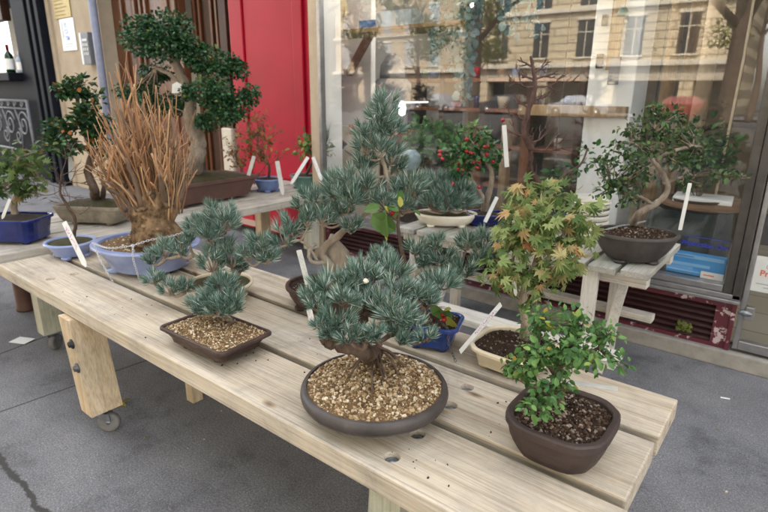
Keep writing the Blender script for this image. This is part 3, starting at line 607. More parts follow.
# ------------------------------------------------------------------ the building and its shopfronts
YF, YL = 3.0, 3.26
def building():
    b = thing('apartment_building', (-4, 6, 0), 'stone street house with beige limestone pier and tall brown timber door above the shop', 'building')
    m = MB(); m.box((-16, 3.02, 2.95), (12, 3.4, 9.6)); m.box((-16, 8.6, 0), (12, 9.0, 9.6)); m.box((-16, 3.4, 3.2), (-15.6, 8.6, 9.6)); m.box((11.6, 3.4, 0), (12, 8.6, 9.6)); m.box((-16, 3.0, 9.6), (12, 9.0, 9.9))
    m.box((1.0, 3.0, 0), (11.6, 3.38, 2.95))
    m.build('wall', 'upper_stone', b)
    x = -14.5
    while x < 10.5:
        for z in (3.8, 6.8):
            w = MB(); w.box((x, 2.995, z), (x+1.1, 3.017, z+1.9)); f = w.build('window', 'dark_window', b)
            g = MB()
            for (a0, a1, b0, b1) in ((-.1, 1.2, 1.9, 2.03), (-.12, 1.22, -.1, 0), (-.1, 0, 0, 1.9), (1.1, 1.2, 0, 1.9), (.52, .58, 0, 1.9)): g.box((x+a0, 2.965, z+b0), (x+a1, 2.992, z+b1))
            g.build('frame', 'sign', f)
        x += 3.1
    x0, x1 = (-8.164,3.26,2.408)[0], (-6.842,3.26,2.294)[0]
    m = MB(); m.box((x0+.07, YL, 0), (x1+.02, 3.6, 2.95)); m.box((x0-.02, YL-.03, 0), (x0+.067, 3.6, 2.95)); m.build('stone_pier', 'stone_wall', b)
    # tall double door: left leaf closed, right leaf set back, recess shade put into its darker wood
    xl, xm, xr = x1+.025, (-5.426,3.4,2)[0], (-4.708,3.5,1.962)[0]
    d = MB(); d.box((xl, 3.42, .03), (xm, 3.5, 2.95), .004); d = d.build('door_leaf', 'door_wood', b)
    def strips(par, a, bb, y, zs, mat):
        t = MB(); w = .045
        for z0, z1 in zs:
            t.box((a, y-.03, z0), (a+w, y, z1), .006); t.box((bb-w, y-.03, z0), (bb, y, z1), .006); t.box((a+w+.001, y-.03, z0), (bb-w-.001, y-.001, z0+w), .006); t.box((a+w+.001, y-.03, z1-w), (bb-w-.001, y-.001, z1), .006)
            t.box((a+.16, y-.02, z0+.16), (bb-.16, y, z1-.16), .008)
        t.build('moulding', mat, par)
    wl = (xm-xl)
    t = MB(); t.box((xl+wl*.17, 3.39, .03), (xl+wl*.2, 3.418, 2.95), .006); t.box((xl+wl*.36, 3.38, .03), (xl+wl*.42, 3.418, 2.95), .006); t.box((xl+wl*.46, 3.395, .03), (xl+wl*.49, 3.418, 2.95), .006); t.build('moulding', 'door_wood', d)
    strips(d, xl+wl*.54, xm-.02, 3.42, ((.3, 1.25), (1.75, 2.9)), 'door_wood')
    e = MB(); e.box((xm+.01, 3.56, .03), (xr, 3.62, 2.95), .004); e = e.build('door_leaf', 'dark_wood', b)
    t = MB(); we = xr-xm
    for q in (.1, .22, .5, .62, .8, .92): t.box((xm+we*q, 3.53, .03), (xm+we*(q+.05), 3.557, 2.95), .008)
    t.build('moulding', 'door_wood', e)
    t = MB(); t.box((xl, 3.24, 0), (xr+.2, 3.66, .03)); t.build('threshold', 'white_stone', b)
    p0, p1 = (-6.395,3.4,1.692), (-5.753,3.4,1.6); p2, p3 = (-6.43,3.4,1.551), (-6.09,3.4,1.48)
    s = MB(); s.box((p0[0], 3.385, p0[2]-.035), (p1[0], 3.4, p0[2]+.01), .004); s.box((p2[0], 3.385, p3[2]), (p3[0], 3.4, p3[2]+.05), .004); s.build('letter_slot', plain('violet_black_plate', (.035, .024, .045), (.025, .018, .033), rough=.35, bump=.02), d)
    q0, q1 = (-4.603,3.26,0.8417)[0], (-4.45,3.26,0.8506)[0]
    m = MB(); m.box((q0, 3.24, 0), (q1, 3.5, .96), .012); m.build('jamb_stone', 'white_stone', b)
    m = MB(); m.box((q0+.05, 3.27, .963), (q1, 3.5, 2.95)); m.build('door_jamb', 'dark_wood', b)
building()
def restaurant():
    b = thing('black_shopfront', (-9.2, 3.3, 0), 'black painted restaurant front with a fluted pilaster and a window ledge', 'shopfront')
    xl, xr, xm = (-9.25,3.26,2.501)[0], (-8.21,3.26,2.412)[0], (-8.734,3.26,2.457)[0]
    m = MB(); m.box((xl, 3.2, 0), (xm, 3.6, 2.95), .005)
    n = 5; w = (xr-xm)/n
    for i in range(n):
        m.box((xm+.003+i*w, 3.14 if i % 2 == 0 else 3.2, 0), (xm+(i+1)*w-.003, 3.6, 2.95), .008)
    m.build('pilaster', 'black_paint', b)
    z1, z0 = (-9.762,3.15,1.532)[2], (-9.822,3.15,1.418)[2]
    m = MB(); m.box((-13, 3.02, z0), (xl-.003, 3.7, z1), .012); m.build('ledge', 'black_paint', b)
    m = MB(); m.box((-13, 3.22, 0), (xl-.003, 3.3, z0-.003)); m.build('stall_riser', 'black_paint', b)
    m = MB(); m.box((-13, 4.4, z1), (xl-.1, 4.5, 2.95)); m.build('inner_wall', plain('dull_white_plaster', (.42, .41, .39), (.36, .35, .33), rough=.8), b)
    m = MB(); m.box((-13, 3.6, 2.8), (xl, 4.4, 2.95)); m.build('lintel', 'black_paint', b)
    p = (-9.875,3.3,2.288); m = MB(); m.box((p[0]-1.5, 3.28, p[2]), (p[0], 3.4, 2.94), .01); m.build('window_shutter', 'dark_wood', b)
    # the bottles stand on the ledge
    for (px, s, mt, lab) in (((-9.652,3.2,1.575)[0], 1., 'glass_green', 'dark green wine bottle with red foil and a white label on the black ledge'), ((-9.267,3.2,1.568)[0], .72, 'tray_pale', 'small pale bottle standing right of the wine bottle on the black ledge')):
        t = thing('bottle', (px, 3.2, z1), lab, 'bottle'); H = .40*s; r = .062*s
        g = MB(); g.lathe((px, 3.2, z1), [(r*.9, 0), (r, .01), (r, H*.58), (r*.9, H*.64), (r*.36, H*.76), (r*.33, H*.86), (r*.33, H*.90)], 20); g.build('glass_body', mt, t)
        g = MB(); g.lathe((px, 3.2, z1), [(r*.36, H*.80), (r*.37, H*.97), (r*.4, H*.975), (r*.4, H)], 16); g.build('foil_cap', 'foil' if s == 1. else 'sign', t)
        g = MB(); g.lathe((px, 3.2, z1), [(r*1.02, H*.13), (r*1.02, H*.5)], 20, cap0=False, cap1=False); g.build('paper_label', 'paper', t)
    # wrought-iron grille under the ledge
    a, c = (-10.02,3.1,1.14), (-8.918,3.1,0.585); xr2 = c[0]; zt = a[2]; g = MB(); x0 = xr2-2.0; y = 3.1; r = .014
    zb = zt-.72
    g.tube([(x0, y, zt), (xr2-.05, y, zt)], r*1.5, 8); g.tube([(x0, y, zt-.11), (xr2-.05, y, zt-.11)], r, 8); g.tube([(x0, y, zb), (xr2-.05, y, zb)], r*1.3, 8); g.tube([(xr2-.05, y, zt+.02), (xr2-.05, y, zb-.3)], r*1.6, 8)
    def spiral(cx, cz, R0, turns, s, a0):
        g.tube([(cx+s*R0*(1-.8*t/40)*math.cos(a0+turns*2*PI*t/40), y, cz+R0*(1-.8*t/40)*math.sin(a0+turns*2*PI*t/40)) for t in range(41)], r, 6)
    for k in range(3):
        cx = xr2-.30-k*.52
        spiral(cx, zt-.34, .20, 1.6, 1, .3); spiral(cx-.26, zt-.52, .13, 1.4, -1, 2.); spiral(cx+.05, zt-.055, .05, 1., 1, 0); spiral(cx-.22, zt-.055, .05, 1., 1, 0)
        g.tube([(cx-.26, y, zt-.11), (cx-.1, y, zt-.4), (cx-.2, y, zb)], r, 6)
    g = g.build('iron_grille', 'rail_iron'); tag(g, 'pale grey wrought iron grille with scrolls below the black ledge', 'grille')
restaurant()
def wall_fittings():
    p = (-6.752,3.2,2.278)[0]
    g = MB(); g.tube([(p, 3.17, 0), (p, 3.17, 2.95)], .044, 16); t = g.build('drainpipe', 'pipe'); tag(t, 'blue grey drainpipe running down between stone pier and brown door', 'pipe')
    g = MB()
    def rect(c0, c1, y, th, ch): g.box((c0[0], y-th, c1[2]), (c1[0], y, c0[2]), ch)
    a, c = (-7.963,3.25,2.458), (-7.507,3.25,2.164)
    t = thing('wall_plaque', (a[0], 3.25, c[2]), 'yellowed brass plaque at the top of the beige stone pier', 'plaque')
    rect(a, c, 3.257, .012, .003); g.build('plate', 'brass', t); g = MB()
    for k in range(6):
        z = c[2]+(a[2]-c[2])*(k+.8)/7.; g.box((a[0]+.03, 3.2425, z), (a[0]+(c[0]-a[0])*R.uniform(.6, .9), 3.2445, z+.008))
    g.build('engraving', plain('engraved_brown', (.22, .16, .06), bump=0), t)
    g = MB(); a, c = (-7.873,3.25,2.155), (-7.476,3.25,1.777)
    t = thing('street_sign', (a[0], 3.25, c[2]), 'white enamel sign with pale blue capitals on the beige stone pier', 'sign')
    rect(a, c, 3.257, .010, .004); g.build('plate', 'sign', t)
    w = c[0]-a[0]; hh = a[2]-c[2]
    for k, s in enumerate(('YE', 'CA', 'TIM')):
        text_mesh(s, hh*.20, (a[0]+w*.30, 3.2465, a[2]-hh*(.27+.20*k)), (1, 0, 0), (0, 0, 1), 'sign_ink', 'lettering', t, bold=.003)
    g = MB()
    for k in range(10): g.box((a[0]+w*.12, 3.2445, a[2]-hh*(.12+.05*k)), (a[0]+w*.22, 3.2465, a[2]-hh*(.095+.05*k)))
    for k in range(2): g.box((a[0]+w*.2, 3.2445, a[2]-hh*(.80+.07*k)), (a[0]+w*.8, 3.2465, a[2]-hh*(.785+.07*k)))
    g.build('small_print', 'ink_grey', t)
    g = MB(); a, c = (-7.176,3.2,1.953), (-6.927,3.2,1.597)
    t = thing('intercom', (a[0], 3.2, c[2]), 'grey door intercom with a white side on the stone pier beside the pipe', 'intercom')
    wq = c[0]-a[0]; xq = a[0]
    g.box((xq+.022, 3.17, c[2]), (xq+wq-.05, 3.257, a[2]), .004); g.build('faceplate', 'box_grey', t)
    g = MB(); g.box((xq-.02, 3.165, c[2]), (xq+.02, 3.257, a[2]), .004); g.build('side_cover', 'sign', t)
    g = MB()
    for i in range(3):
        for j in range(3): g.box((xq+.05+i*.05, 3.163, c[2]+.1+j*.05), (xq+.085+i*.05, 3.169, c[2]+.135+j*.05), .002)
    g.box((xq+.05, 3.163, a[2]-.1), (xq+.18, 3.169, a[2]-.07), .002); g.build('keypad', 'metal', t)
wall_fittings()

def shopfront():
    b = thing('shopfront', (-1.6, 3.05, 0), 'dull metal shopfront with a big window, flaking maroon louvred base and glass door', 'shopfront')
    xl, xr = -2.96, -.172
    # red timber panel at the left end, then the beige jamb
    e = [(-4.356,3.26,2.079)[0], (-4.176,3.26,2.064)[0], (-3.534,3.26,2.008)[0], (-3.419,3.26,1.998)[0], (-3.287,3.24,1.984)[0]]
    m = MB(); m.box((e[0], 3.262, .02), (e[4], 3.34, 2.95)); m.box((e[0], 3.235, .02), (e[1], 3.26, 2.95), .008); m.box((e[1]+.012, 3.25, .55), (e[2]-.012, 3.26, 2.95), .006); m.box((e[2], 3.235, .02), (e[3], 3.26, 2.95), .008)
    m.box((e[1]+.002, 3.238, .02), (e[2]-.002, 3.26, .5), .008); m.box((e[1]+.002, 3.226, .5), (e[2]-.002, 3.26, .53), .006)
    m.build('red_panel', 'red', b)
    j0, j1 = (-3.102,3.06,1.946)[0], (-3.001,3,1.93)[0]
    m = MB(); m.box((j0, 3.0, 0), (j1, 3.05, 2.95), .006); m.build('jamb', 'jamb', b)
    m = MB(); m.box((j0-.03, 3.052, 0), (j0+.02, 3.33, 2.95)); m.build('reveal', 'white_wall', b)
    m = MB(); m.box((j1+.002, 2.985, .333), (j1+.03, 3.035, 2.95), .003); m.build('window_stile', 'alu', b)
    xl = j1+.032
    # plinth, maroon base and its louvre
    m = MB(); m.box((xl-.05, 2.965, 0), (1.0, 3.3, .083), .008); m.build('plinth', 'concrete', b)
    lo, hi = .105, .300; xa, xb = xl+.05, (-0.254,3,0.2335)[0]
    m = MB(); m.box((xl, 3.0, .084), (xr, 3.05, lo)); m.box((xl, 3.0, hi), (xr, 3.05, .333)); m.box((xb, 3.0, lo+.0005), (xr, 3.05, hi-.0005)); m.box((xl, 3.0, lo+.0005), (xa, 3.05, hi-.0005)); m.box((xr-.015, 2.988, .086), (xr+.004, 2.999, .335)); mp = m.build('base_panel', 'maroon', b)
    m = MB(); n = 6; st = (hi-lo)/n
    for i in range(n):
        z = lo+i*st+.002
        m.add([(xa, 3.006, z), (xb, 3.006, z), (xb, 3.012, z+st*.35), (xa, 3.012, z+st*.35), (xa, 3.04, z+st*1.1), (xb, 3.04, z+st*1.1), (xa, 3.012, z+.001), (xb, 3.012, z+.001)], [(0, 1, 2, 3), (3, 2, 5, 4), (1, 0, 6, 7), (6, 4, 5, 7)])
    m.box((xa, 3.06, lo), (xb, 3.07, hi)); m.build('louvre', 'grille_dark', b)
    m = MB(); m.box((xl, 2.962, .335), (xr+.012, 3.10, .352), .003); m.box((xl, 2.975, .353), (xr+.01, 3.10, .378), .003); m.build('sill', 'alu', b)
    m = MB(); m.box((xl, 2.99, .379), (xr-.07, 3.06, .412), .004); m.build('bottom_rail', 'alu', b)
    m = MB(); m.box((xr-.068, 2.985, .379), (xr-.028, 3.06, 2.4), .004); m.box((xr-.026, 2.975, .354), (xr+.012, 3.06, 2.4), .004); m.build('window_stile', 'dark_alu', b)
    m = MB(); m.box((xl, 2.985, 2.4), (1.0, 3.06, 2.94), .01); m.build('fascia', 'maroon', b)
    m = MB(); m.box((xl+.001, 3.026, .408), (xr-.069, 3.034, 2.4)); gl = m.build('window_pane', 'glass', b)
    # glass door
    d0, d1 = xr+.016, .95
    m = MB(); m.box((d0, 2.995, .10), (d0+.022, 3.045, 2.39), .003); m.box((d1-.05, 2.995, .10), (d1, 3.045, 2.39), .003); m.box((d0+.0225, 2.996, .10), (d1-.0505, 3.044, .145), .003); m.box((d0+.0225, 2.996, 2.33), (d1-.0505, 3.044, 2.388), .003); dr = m.build('glass_door', 'alu', b)
    m = MB(); m.box((d0+.021, 3.016, .144), (d1-.049, 3.024, 2.332)); m.build('pane', 'glass', dr)
    c = (-0.1358,2.99,0.2957); m = MB(); m.box((d0+.024, 2.985, c[2]-.032), (c[0]+.04, 3.012, c[2]+.034), .004); m = m.build('lock_plate', 'alu', dr)
    q = MB(); q.lathe((c[0]+.004, 2.985, c[2]), [(.001, .004), (.018, .004), (.020, 0)], 20, axis=Matrix.Rotation(PI/2, 3, 'X') @ Matrix.Diagonal((1.5, .75, 1))); q.build('keyhole', 'bolt', m)
    # things stuck to the glass
    a, c = (-0.1604,2.99,0.5794), (-0.1361,2.99,0.4041); w = .21; z1, z0 = a[2], c[2]
    t = thing('door_notice', (c[0], 2.99, z0), 'white notice with red and grey print taped inside the glass door', 'notice')
    m = MB(); m.box((c[0], 3.026, z0), (c[0]+w, 3.0275, z1)); m.build('sheet', 'paper', t)
    text_mesh('Co', .030, (c[0]+.045, 3.0255, z1-.058), (1, 0, 0), (0, 0, 1), 'ink_grey', 'lettering', t)
    text_mesh('Pro', .040, (c[0]+.026, 3.0255, z1-.095), (1, 0, 0), (0, 0, 1), 'orange_ink', 'lettering', t, bold=.001)
    m = MB(); m.box((c[0]+.02, 3.0245, z0+.038), (c[0]+.19, 3.0255, z0+.042)); m.box((c[0]+.05, 3.0245, z0+.022), (c[0]+.16, 3.0255, z0+.025)); m.build('small_print', 'ink_grey', t)
    a = (-0.4615,3.02,0.5908); e2 = (-0.2262,3.02,0.5899)
    t = thing('window_sticker', (a[0], 3.02, a[2]), 'dark blue slanted lettering stuck on the shop window above the blue card', 'sticker')
    text_mesh('Protection One', .033, (a[0], 3.0245, a[2]-.012), (1, 0, 0), (0, 0, 1), 'navy_ink', 'lettering', t, shear=.3, bold=.0012)
    m = MB(); m.box((a[0]+.01, 3.0235, a[2]+.032), (a[0]+.25, 3.0255, a[2]+.035)); m.build('rule', 'navy_ink', t)
    p = (-0.4904,3.02,0.5989); m = MB(); m.add([(p[0]-.012, 3.0245, p[2]-.01), (p[0]+.014, 3.0245, p[2]-.01), (p[0]+.001, 3.0245, p[2]+.016)], [(0, 1, 2)]); m.build('emblem', 'red_plastic', t, recalc=False)
    # the blue card standing on the sill inside
    a, c = (-0.5178,3.09,0.5142), (-0.2273,3.09,0.3961); z1, z0 = (-0.5069,3.09,0.5217)[2], .413; x0, x1 = a[0], (-0.2544,3.09,0.5066)[0]
    t = thing('blue_card', (x0, 3.09, z0), 'cyan blue box card with pale stripes standing inside the window bottom', 'card')
    m = MB(); m.box((x0, 3.07, z0), (x1, 3.12, z1), .002); m.build('board', 'card_blue', t)
    m = MB(); hh = z1-z0
    for k, (f0, f1, g1) in enumerate(((.80, .97, .97), (.42, .56, .75), (.14, .2, .9))): m.box((x0+.006, 3.0675, z0+hh*f0), (x0+(x1-x0)*g1, 3.0695, z0+hh*f1))
    m.build('stripe', 'card_pale', t)
    m = MB(); m.box((x0+.02, 3.066, z0+hh*.87), (x0+.12, 3.0672, z0+hh*.90)); m.build('small_print', 'navy_ink', t)
    m = MB(); xs = x0+(x1-x0)*.62; m.box((xs, 3.06, z0-.002), (x1, 3.064, z0+.032)); tg = m.build('price_sticker', 'paper', t)
    m = MB(); m.box((xs+.012, 3.0585, z0+.012), (xs+.06, 3.0598, z0+.018)); m.build('small_print', 'orange_ink', tg)
    # moss in the louvre
    c = (-0.3774,3,0.1544); m = MB()
    for i in range(60): pebble(m, V((c[0]+R.uniform(-.03, .03), 2.995+R.uniform(-.012, .02), c[2]+R.uniform(-.024, .02))), R.uniform(.007, .013))
    o = m.build('moss_clump', 'moss'); tag(o, 'yellow green moss clump growing out of the maroon louvre', 'moss')
shopfront()

# ------------------------------------------------------------------ inside the shop
def interior():
    a, c = (-1.153,3.4,1.82)[0], (-0.8879,3.4,1.797)[0]
    m = MB(); m.box((a, 3.4, .1), (c, 3.7, 3.0), .01); o = m.build('white_pillar', 'white_wall'); tag(o, 'thick white plastered pillar inside the shop window', 'pillar')
    p, q = (-1.551,3.36,1.197), (-0.8973,3.36,1.209)
    m = MB(); m.box((p[0], 3.33, q[2]-.035), (q[0], 3.39, q[2]+.03), .004); o = m.build('wall_beam', 'tan_wood'); tag(o, 'tan wooden beam fixed level across the white pillar', 'beam')
    # hanging wooden board with ornaments
    p, q = (-1.111,3.37,1.915), (-1.018,3.37,1.438)
    t = thing('hanging_board', (q[0], 3.37, q[2]), 'narrow orange wooden board hung on the white pillar with a grey picture', 'board')
    m = MB(); m.box((q[0]-.03, 3.355, q[2]), (q[0]+.035, 3.385, p[2]), .004); m.build('plank', 'tan_wood', t)
    m = MB(); m.box((q[0]-.005, 3.342, q[2]-.08), (q[0]+.055, 3.353, q[2]+.07), .002); m.build('picture', 'lantern', t)
    for (p, s, lab) in (((-1.09,3.37,1.708), .03, 'small black wooden tag high up on the white pillar'), ((-1.092,3.37,1.489), .04, 'larger black wooden tag at the left edge of the white pillar')):
        m = MB(); m.box((p[0]-s*.5, 3.375, p[2]-s), (p[0]+s*.5, 3.395, p[2]+s), .004, mat=rotz(0)); o = m.build('wooden_tag', 'black'); tag(o, lab, 'tag')
    p = (-0.989,3.36,1.741); m = MB(); m.lathe((p[0], 3.36, p[2]), [(.034, -.025), (.03, -.01), (.02, .02), (.006, .03)], 16); o = m.build('wind_bell', 'pot_green'); tag(o, 'small green bell hanging by the white pillar', 'bell')
    # wall shelf with bracket
    s0, s1 = (-3.364,3.4,1.832), (-2.127,3.4,1.666); zz = (-2.844,3.4,1.772)[2]
    t = thing('wall_shelf', (s0[0], 3.5, zz), 'rough brown plank shelf on a slanting bracket, high in the window', 'shelf')
    m = MB(); m.box((s0[0], 3.36, zz-.03), (s1[0]+.1, 3.72, zz), .006); m.build('board', 'shelf_wood', t)
    a, c = (-2.851,3.42,1.76), (-3.332,3.66,1.462)
    m = MB(); m.tube([(a[0], 3.42, zz-.03), (c[0], 3.70, c[2])], .035, 4, smooth=False); m.build('bracket', 'red_wood', t)
    p = (-3.279,3.5,1.867); m = MB(); r = .075
    # carved stone head
    t = thing('sandstone_sculpture', (p[0], 3.5, zz), 'pale sandstone carved head on the left end of the shelf', 'sculpture')
    prof = [(.05, 0), (.055, .02), (.05, .05), (.066, .08), (.08, .12), (.086, .17), (.084, .21), (.07, .25), (.045, .27), (.035, .29), (.03, .31), (.004, .325)]
    m.lathe((p[0], 3.5, zz), prof, 24)
    vs = []
    for q in m.v:
        w = V(q); u = w-V((p[0], 3.5, zz)); w.y = 3.5+u.y*1.1; vs.append(tuple(w))
    m.v = vs; hd = m.build('head', 'buddha', t)
    m = MB(); f = V((p[0], 3.5-.088, zz)); m.tube([f+V((0, .008, .17)), f+V((0, -.012, .13)), f+V((0, .004, .122))], [.008, .014, .008], 8); m.build('nose', 'buddha', hd)
    for sx in (-1, 1):
        m = MB(); m.tube([f+V((sx*.016, .004, .165)), f+V((sx*.032, -.001, .162)), f+V((sx*.05, .016, .165))], [.003, .006, .003], 6); m.build('eye', 'buddha', hd)
        m = MB(); m.tube([(p[0]+sx*.086, 3.5, zz+.19), (p[0]+sx*.094, 3.505, zz+.14), (p[0]+sx*.082, 3.5, zz+.085)], [.008, .013, .01], 8); m.build('ear', 'buddha', hd)
    m = MB(); m.tube([f+V((-.022, .012, .1)), f+V((0, .002, .098)), f+V((.022, .012, .1))], [.004, .007, .004], 6); m.build('mouth', 'buddha', hd)
    def tray(px0, px1, hgt, mat, lab, y=3.48):
        x0, x1 = px0, px1; m = MB(); m.box((x0, y, zz+.001), (x1, y+.18, zz+.012)); m.box((x0, y, zz+.012), (x1, y+.012, zz+hgt)); m.box((x0, y+.168, zz+.012), (x1, y+.18, zz+hgt)); m.box((x0, y+.0121, zz+.012), (x0+.012, y+.1679, zz+hgt)); m.box((x1-.012, y+.0121, zz+.012), (x1, y+.1679, zz+hgt))
        o = m.build('tray', mat); tag(o, lab, 'tray')
    tray((-3.024,3.48,1.848)[0], (-2.871,3.48,1.837)[0], .07, 'tray_blue', 'small deep blue tray next to the carved head')
    tray((-2.851,3.48,1.836)[0], (-2.519,3.48,1.814)[0], .12, 'tray_pale', 'wide pale grey blue tray at the right of the shelf')
    # lotus picture below
    a, c = (-3.529,3.5,1.013), (-2.825,3.5,0.469); t = thing('lotus_picture', (a[0], 3.5, c[2]), 'beige panel painted with a black lotus leaf and an orange petal', 'picture')
    m = MB(); m.box((a[0], 3.49, c[2]-.2), (c[0], 3.51, a[2]+.02), .003); m.build('panel', plain('beige_canvas', (.52, .47, .37), (.45, .4, .32), rough=.8, scale=6, bump=.2, bscale=200), t)
    def blob(px, sx, sz, mat, nm, k):
        m = MB(); n = 22; poly = [(sx*(1+.22*math.sin(k*a2+1))*math.cos(a2), sz*(1+.15*math.sin(3*a2))*math.sin(a2)) for a2 in [2*PI*i/n for i in range(n)]]
        m.prism(poly, (px[0], 3.489, px[2]), (1, 0, 0), (0, 0, 1), .002); m.build(nm, mat, t)
    blob((-3.267,3.49,0.8722), .085, .045, 'black', 'painted_leaf', 5); blob((-3.126,3.49,1.006), .028, .042, plain('painted_orange', (.55, .17, .06), rough=.7, bump=0), 'painted_petal', 2)
    m = MB(); g0, g1 = (-3.198,3.49,0.8257), (-3.005,3.49,0.6292); m.tube(curve([(g0[0], 3.488, g0[2]), ((g0[0]+g1[0])/2+.03, 3.488, (g0[2]+g1[2])/2+.03), (g1[0], 3.488, g1[2])], 4), .006, 5); m.build('painted_stem', 'lantern', t)
    # stone lantern
    p = (-3.239,4.2,1.127); t = thing('stone_lantern', (p[0], 4.2, .1), 'bell shaped grey granite lantern behind the window', 'lantern')
    z = (-3.239,4.2,1.127)[2]; k = 4.9/540; m = MB(); m.lathe((p[0], 4.2, 0), [(.20, .1), (.20, z-.25), (.15, z-.2), (.15, z), (.17, z+.02), (.18, z+.18), (.175, z+.26), (.14, z+.30)], 20); m.build('body', 'lantern', t)
    m = MB(); m.lathe((p[0], 4.2, 0), [(.12, z+.302), (.12, z+.34), (.11, z+.42), (.06, z+.5), (.01, z+.52)], 20); m.build('cap', 'lantern', t)
    # lamp
    p, q = (-2.973,4,1.173), (-2.697,4,1.229); t = thing('shop_lamp', (p[0], 4.0, p[2]), 'lit white lamp glowing on a cabinet inside the shop', 'lamp')
    m = MB(); m.lathe((p[0], 4.0, p[2]-.085), [(.004, .02), (.026, .035), (.03, .08), (.026, .13), (.004, .145)], 16); m.build('globe', 'lamp', t)
    m = MB(); m.tube([(p[0]+.03, 4.0, p[2]+.05), (q[0], 4.0, q[2])], .006, 8); m.build('tube', 'lamp_dim', t)
    m = MB(); m.lathe((p[0], 4.0, p[2]-.2), [(.05, 0), (.05, .012), (.012, .02), (.012, .134)], 14); m.build('stand', 'black', t)
    # cabinet under the lamp, shelves behind, posts
    a, c = (-3.118,4,1.046), (-2.795,4,0.7287)
    t = thing('cabinet', (a[0], 4.1, .1), 'reddish wooden cabinet carrying the lit lamp', 'cabinet'); m = MB(); m.box((a[0], 3.9, .1), (c[0], 4.25, p[2]-.205), .008); m.build('carcass', 'red_wood', t)
    m = MB()
    for k in range(3): m.box((a[0]+.015, 3.885, p[2]-.36-k*.2), (c[0]-.015, 3.899, p[2]-.225-k*.2), .004)
    m.build('drawer', 'red_wood', t)
    t = thing('shelving', (-2.5, 5.3, .1), 'dark wooden shelving loaded with small pots at the back of the shop', 'shelves')
    a, c = (-3.831,5.4,1.392), (-1.807,5.4,1.39)
    for k, z in enumerate((.35, .75, 1.12, 1.42)):
        m = MB(); m.box((a[0], 5.2, z), (c[0], 5.6, z+.035), .004); m.build('shelf', 'red_wood', t)
    for i in range(5):
        x = a[0]+(c[0]-a[0])*i/4; m = MB(); m.box((x-.03, 5.19, .1), (x+.03, 5.61, 1.6), .004); m.build('upright', 'dark_wood', t)
    for k, z in enumerate((.386, .786, 1.156, 1.456)):
        x = a[0]+.12
        while x < c[0]-.1:
            r = R.uniform(.03, .075); hh = R.uniform(.04, .14); m = MB(); m.lathe((x, 5.38+R.uniform(-.06, .06), z), [(r*.7, 0), (r, hh*.7), (r*1.05, hh), (r*.9, hh), (r*.85, hh*.8)], 14)
            mt = R.choice(['pot_brown', 'pot_blue', 'rib_pot', 'pot_steel', 'pot_cream', 'lid', 'pot_green', 'red'])
            nm = {'pot_brown': 'brown', 'pot_blue': 'blue', 'rib_pot': 'pale grey', 'pot_steel': 'dusty blue', 'pot_cream': 'cream', 'lid': 'tan', 'pot_green': 'green', 'red': 'red'}[mt]
            o = m.build('small_pot', mt); tag(o, 'small %s empty pot standing on the dark back shelves of the shop' % nm, 'pot', 'small %s pots on the back shelves' % nm); x += r*2+R.uniform(.03, .2)
    for i, (px, w, mt, lab) in enumerate(((474, .05, 'red_wood', 'reddish brown post behind the holly bonsai in the shop'), (506, .06, 'tan_wood', 'light tan post at the left of the bare tree in the shop'), (521, .07, 'red_wood', 'broad reddish post right of the bare tree in the shop'))):
        x = [(-2.165,3.9,0.7883)[0], (-1.91,3.9,0.8088)[0], (-1.745,3.9,0.8222)[0]][i]; zt = [1.05, 1.12, 1.0][i]
        m = MB(); m.box((x-w/2, 3.9, .1), (x+w/2, 3.98, zt), .006); o = m.build('wooden_post', mt); tag(o, lab, 'post')
    # poles behind the right half of the window
    for i, (x0, w, y, mt, lab) in enumerate((((-0.8263,3.6,1.553)[0], .012, 3.6, 'black', 'thin black pole standing right of the white pillar'), ((-1.171,4.3,1.609)[0]+.25, .09, 4.3, 'tan_wood', 'thick tan pole close to the white pillar'), ((-0.8194,4.4,1.602)[0], .10, 4.4, 'tan_wood', 'thick tan pole behind the hawthorn bonsai'), ((-0.7489,4.6,1.612)[0], .11, 4.6, 'jamb', 'wide pale beige pole near the glass door'), ((-0.4372,3.7,1.544)[0], .014, 3.7, 'pot_cream', 'thin cream rod standing next to the door frame'), ((-1.375,3.55,1.511)[0], .011, 3.55, 'bark_brown', 'thin brown cane leaning behind the bare tree'))):
        m = MB(); m.tube([(x0, y, .1), (x0+.02, y, 1.5), (x0, y, 2.9)], [w/2]*3, 12); o = m.build('standing_pole', mt); tag(o, lab, 'pole')
    # big black jar with a wooden lid and papers
    p = (-0.4988,3.42,0.51); zt = (-0.5294,3.42,0.7095)[2]
    t = thing('glazed_jar', (p[0], 3.42, .1), 'big black glazed jar under a wooden lid inside the window', 'jar')
    m = MB(); m.lathe((p[0], 3.42, .1), [(.16, 0), (.20, .12), (.225, zt-.1-.12), (.22, zt-.1-.04), (.235, zt-.1)], 36); m.build('body', 'dark_glaze', t)
    m = MB(); m.lathe((p[0]+.05, 3.42, zt+.001), [(.19, 0), (.215, .012), (.215, .028), (.20, .036)], 36); m.build('lid', 'lid', t)
    m = MB(); m.box((p[0]-.09, 3.30, zt+.038), (p[0]+.19, 3.50, zt+.062), .001, mat=rotz(.08, (p[0], 3.4, 0))); o = m.build('paper_stack', 'paper'); tag(o, 'stack of white papers lying on the jar lid', 'papers')
    p = (-0.6564,3.3,0.6534); m = MB(); m.lathe((p[0], 3.32, .1), [(.11, 0), (.15, .12), (.16, .33), (.17, .36), (.155, .36), (.15, .33)], 28); o = m.build('dark_pot', 'dark_glaze'); tag(o, 'empty dark glazed pot left of the big black jar', 'pot')
    # chair by the door
    c = V((-0.508,4.6,0.9325)); t = thing('wooden_chair', (c.x, 4.6, .1), 'dark wooden chair with a curved back rail inside the shop', 'chair')
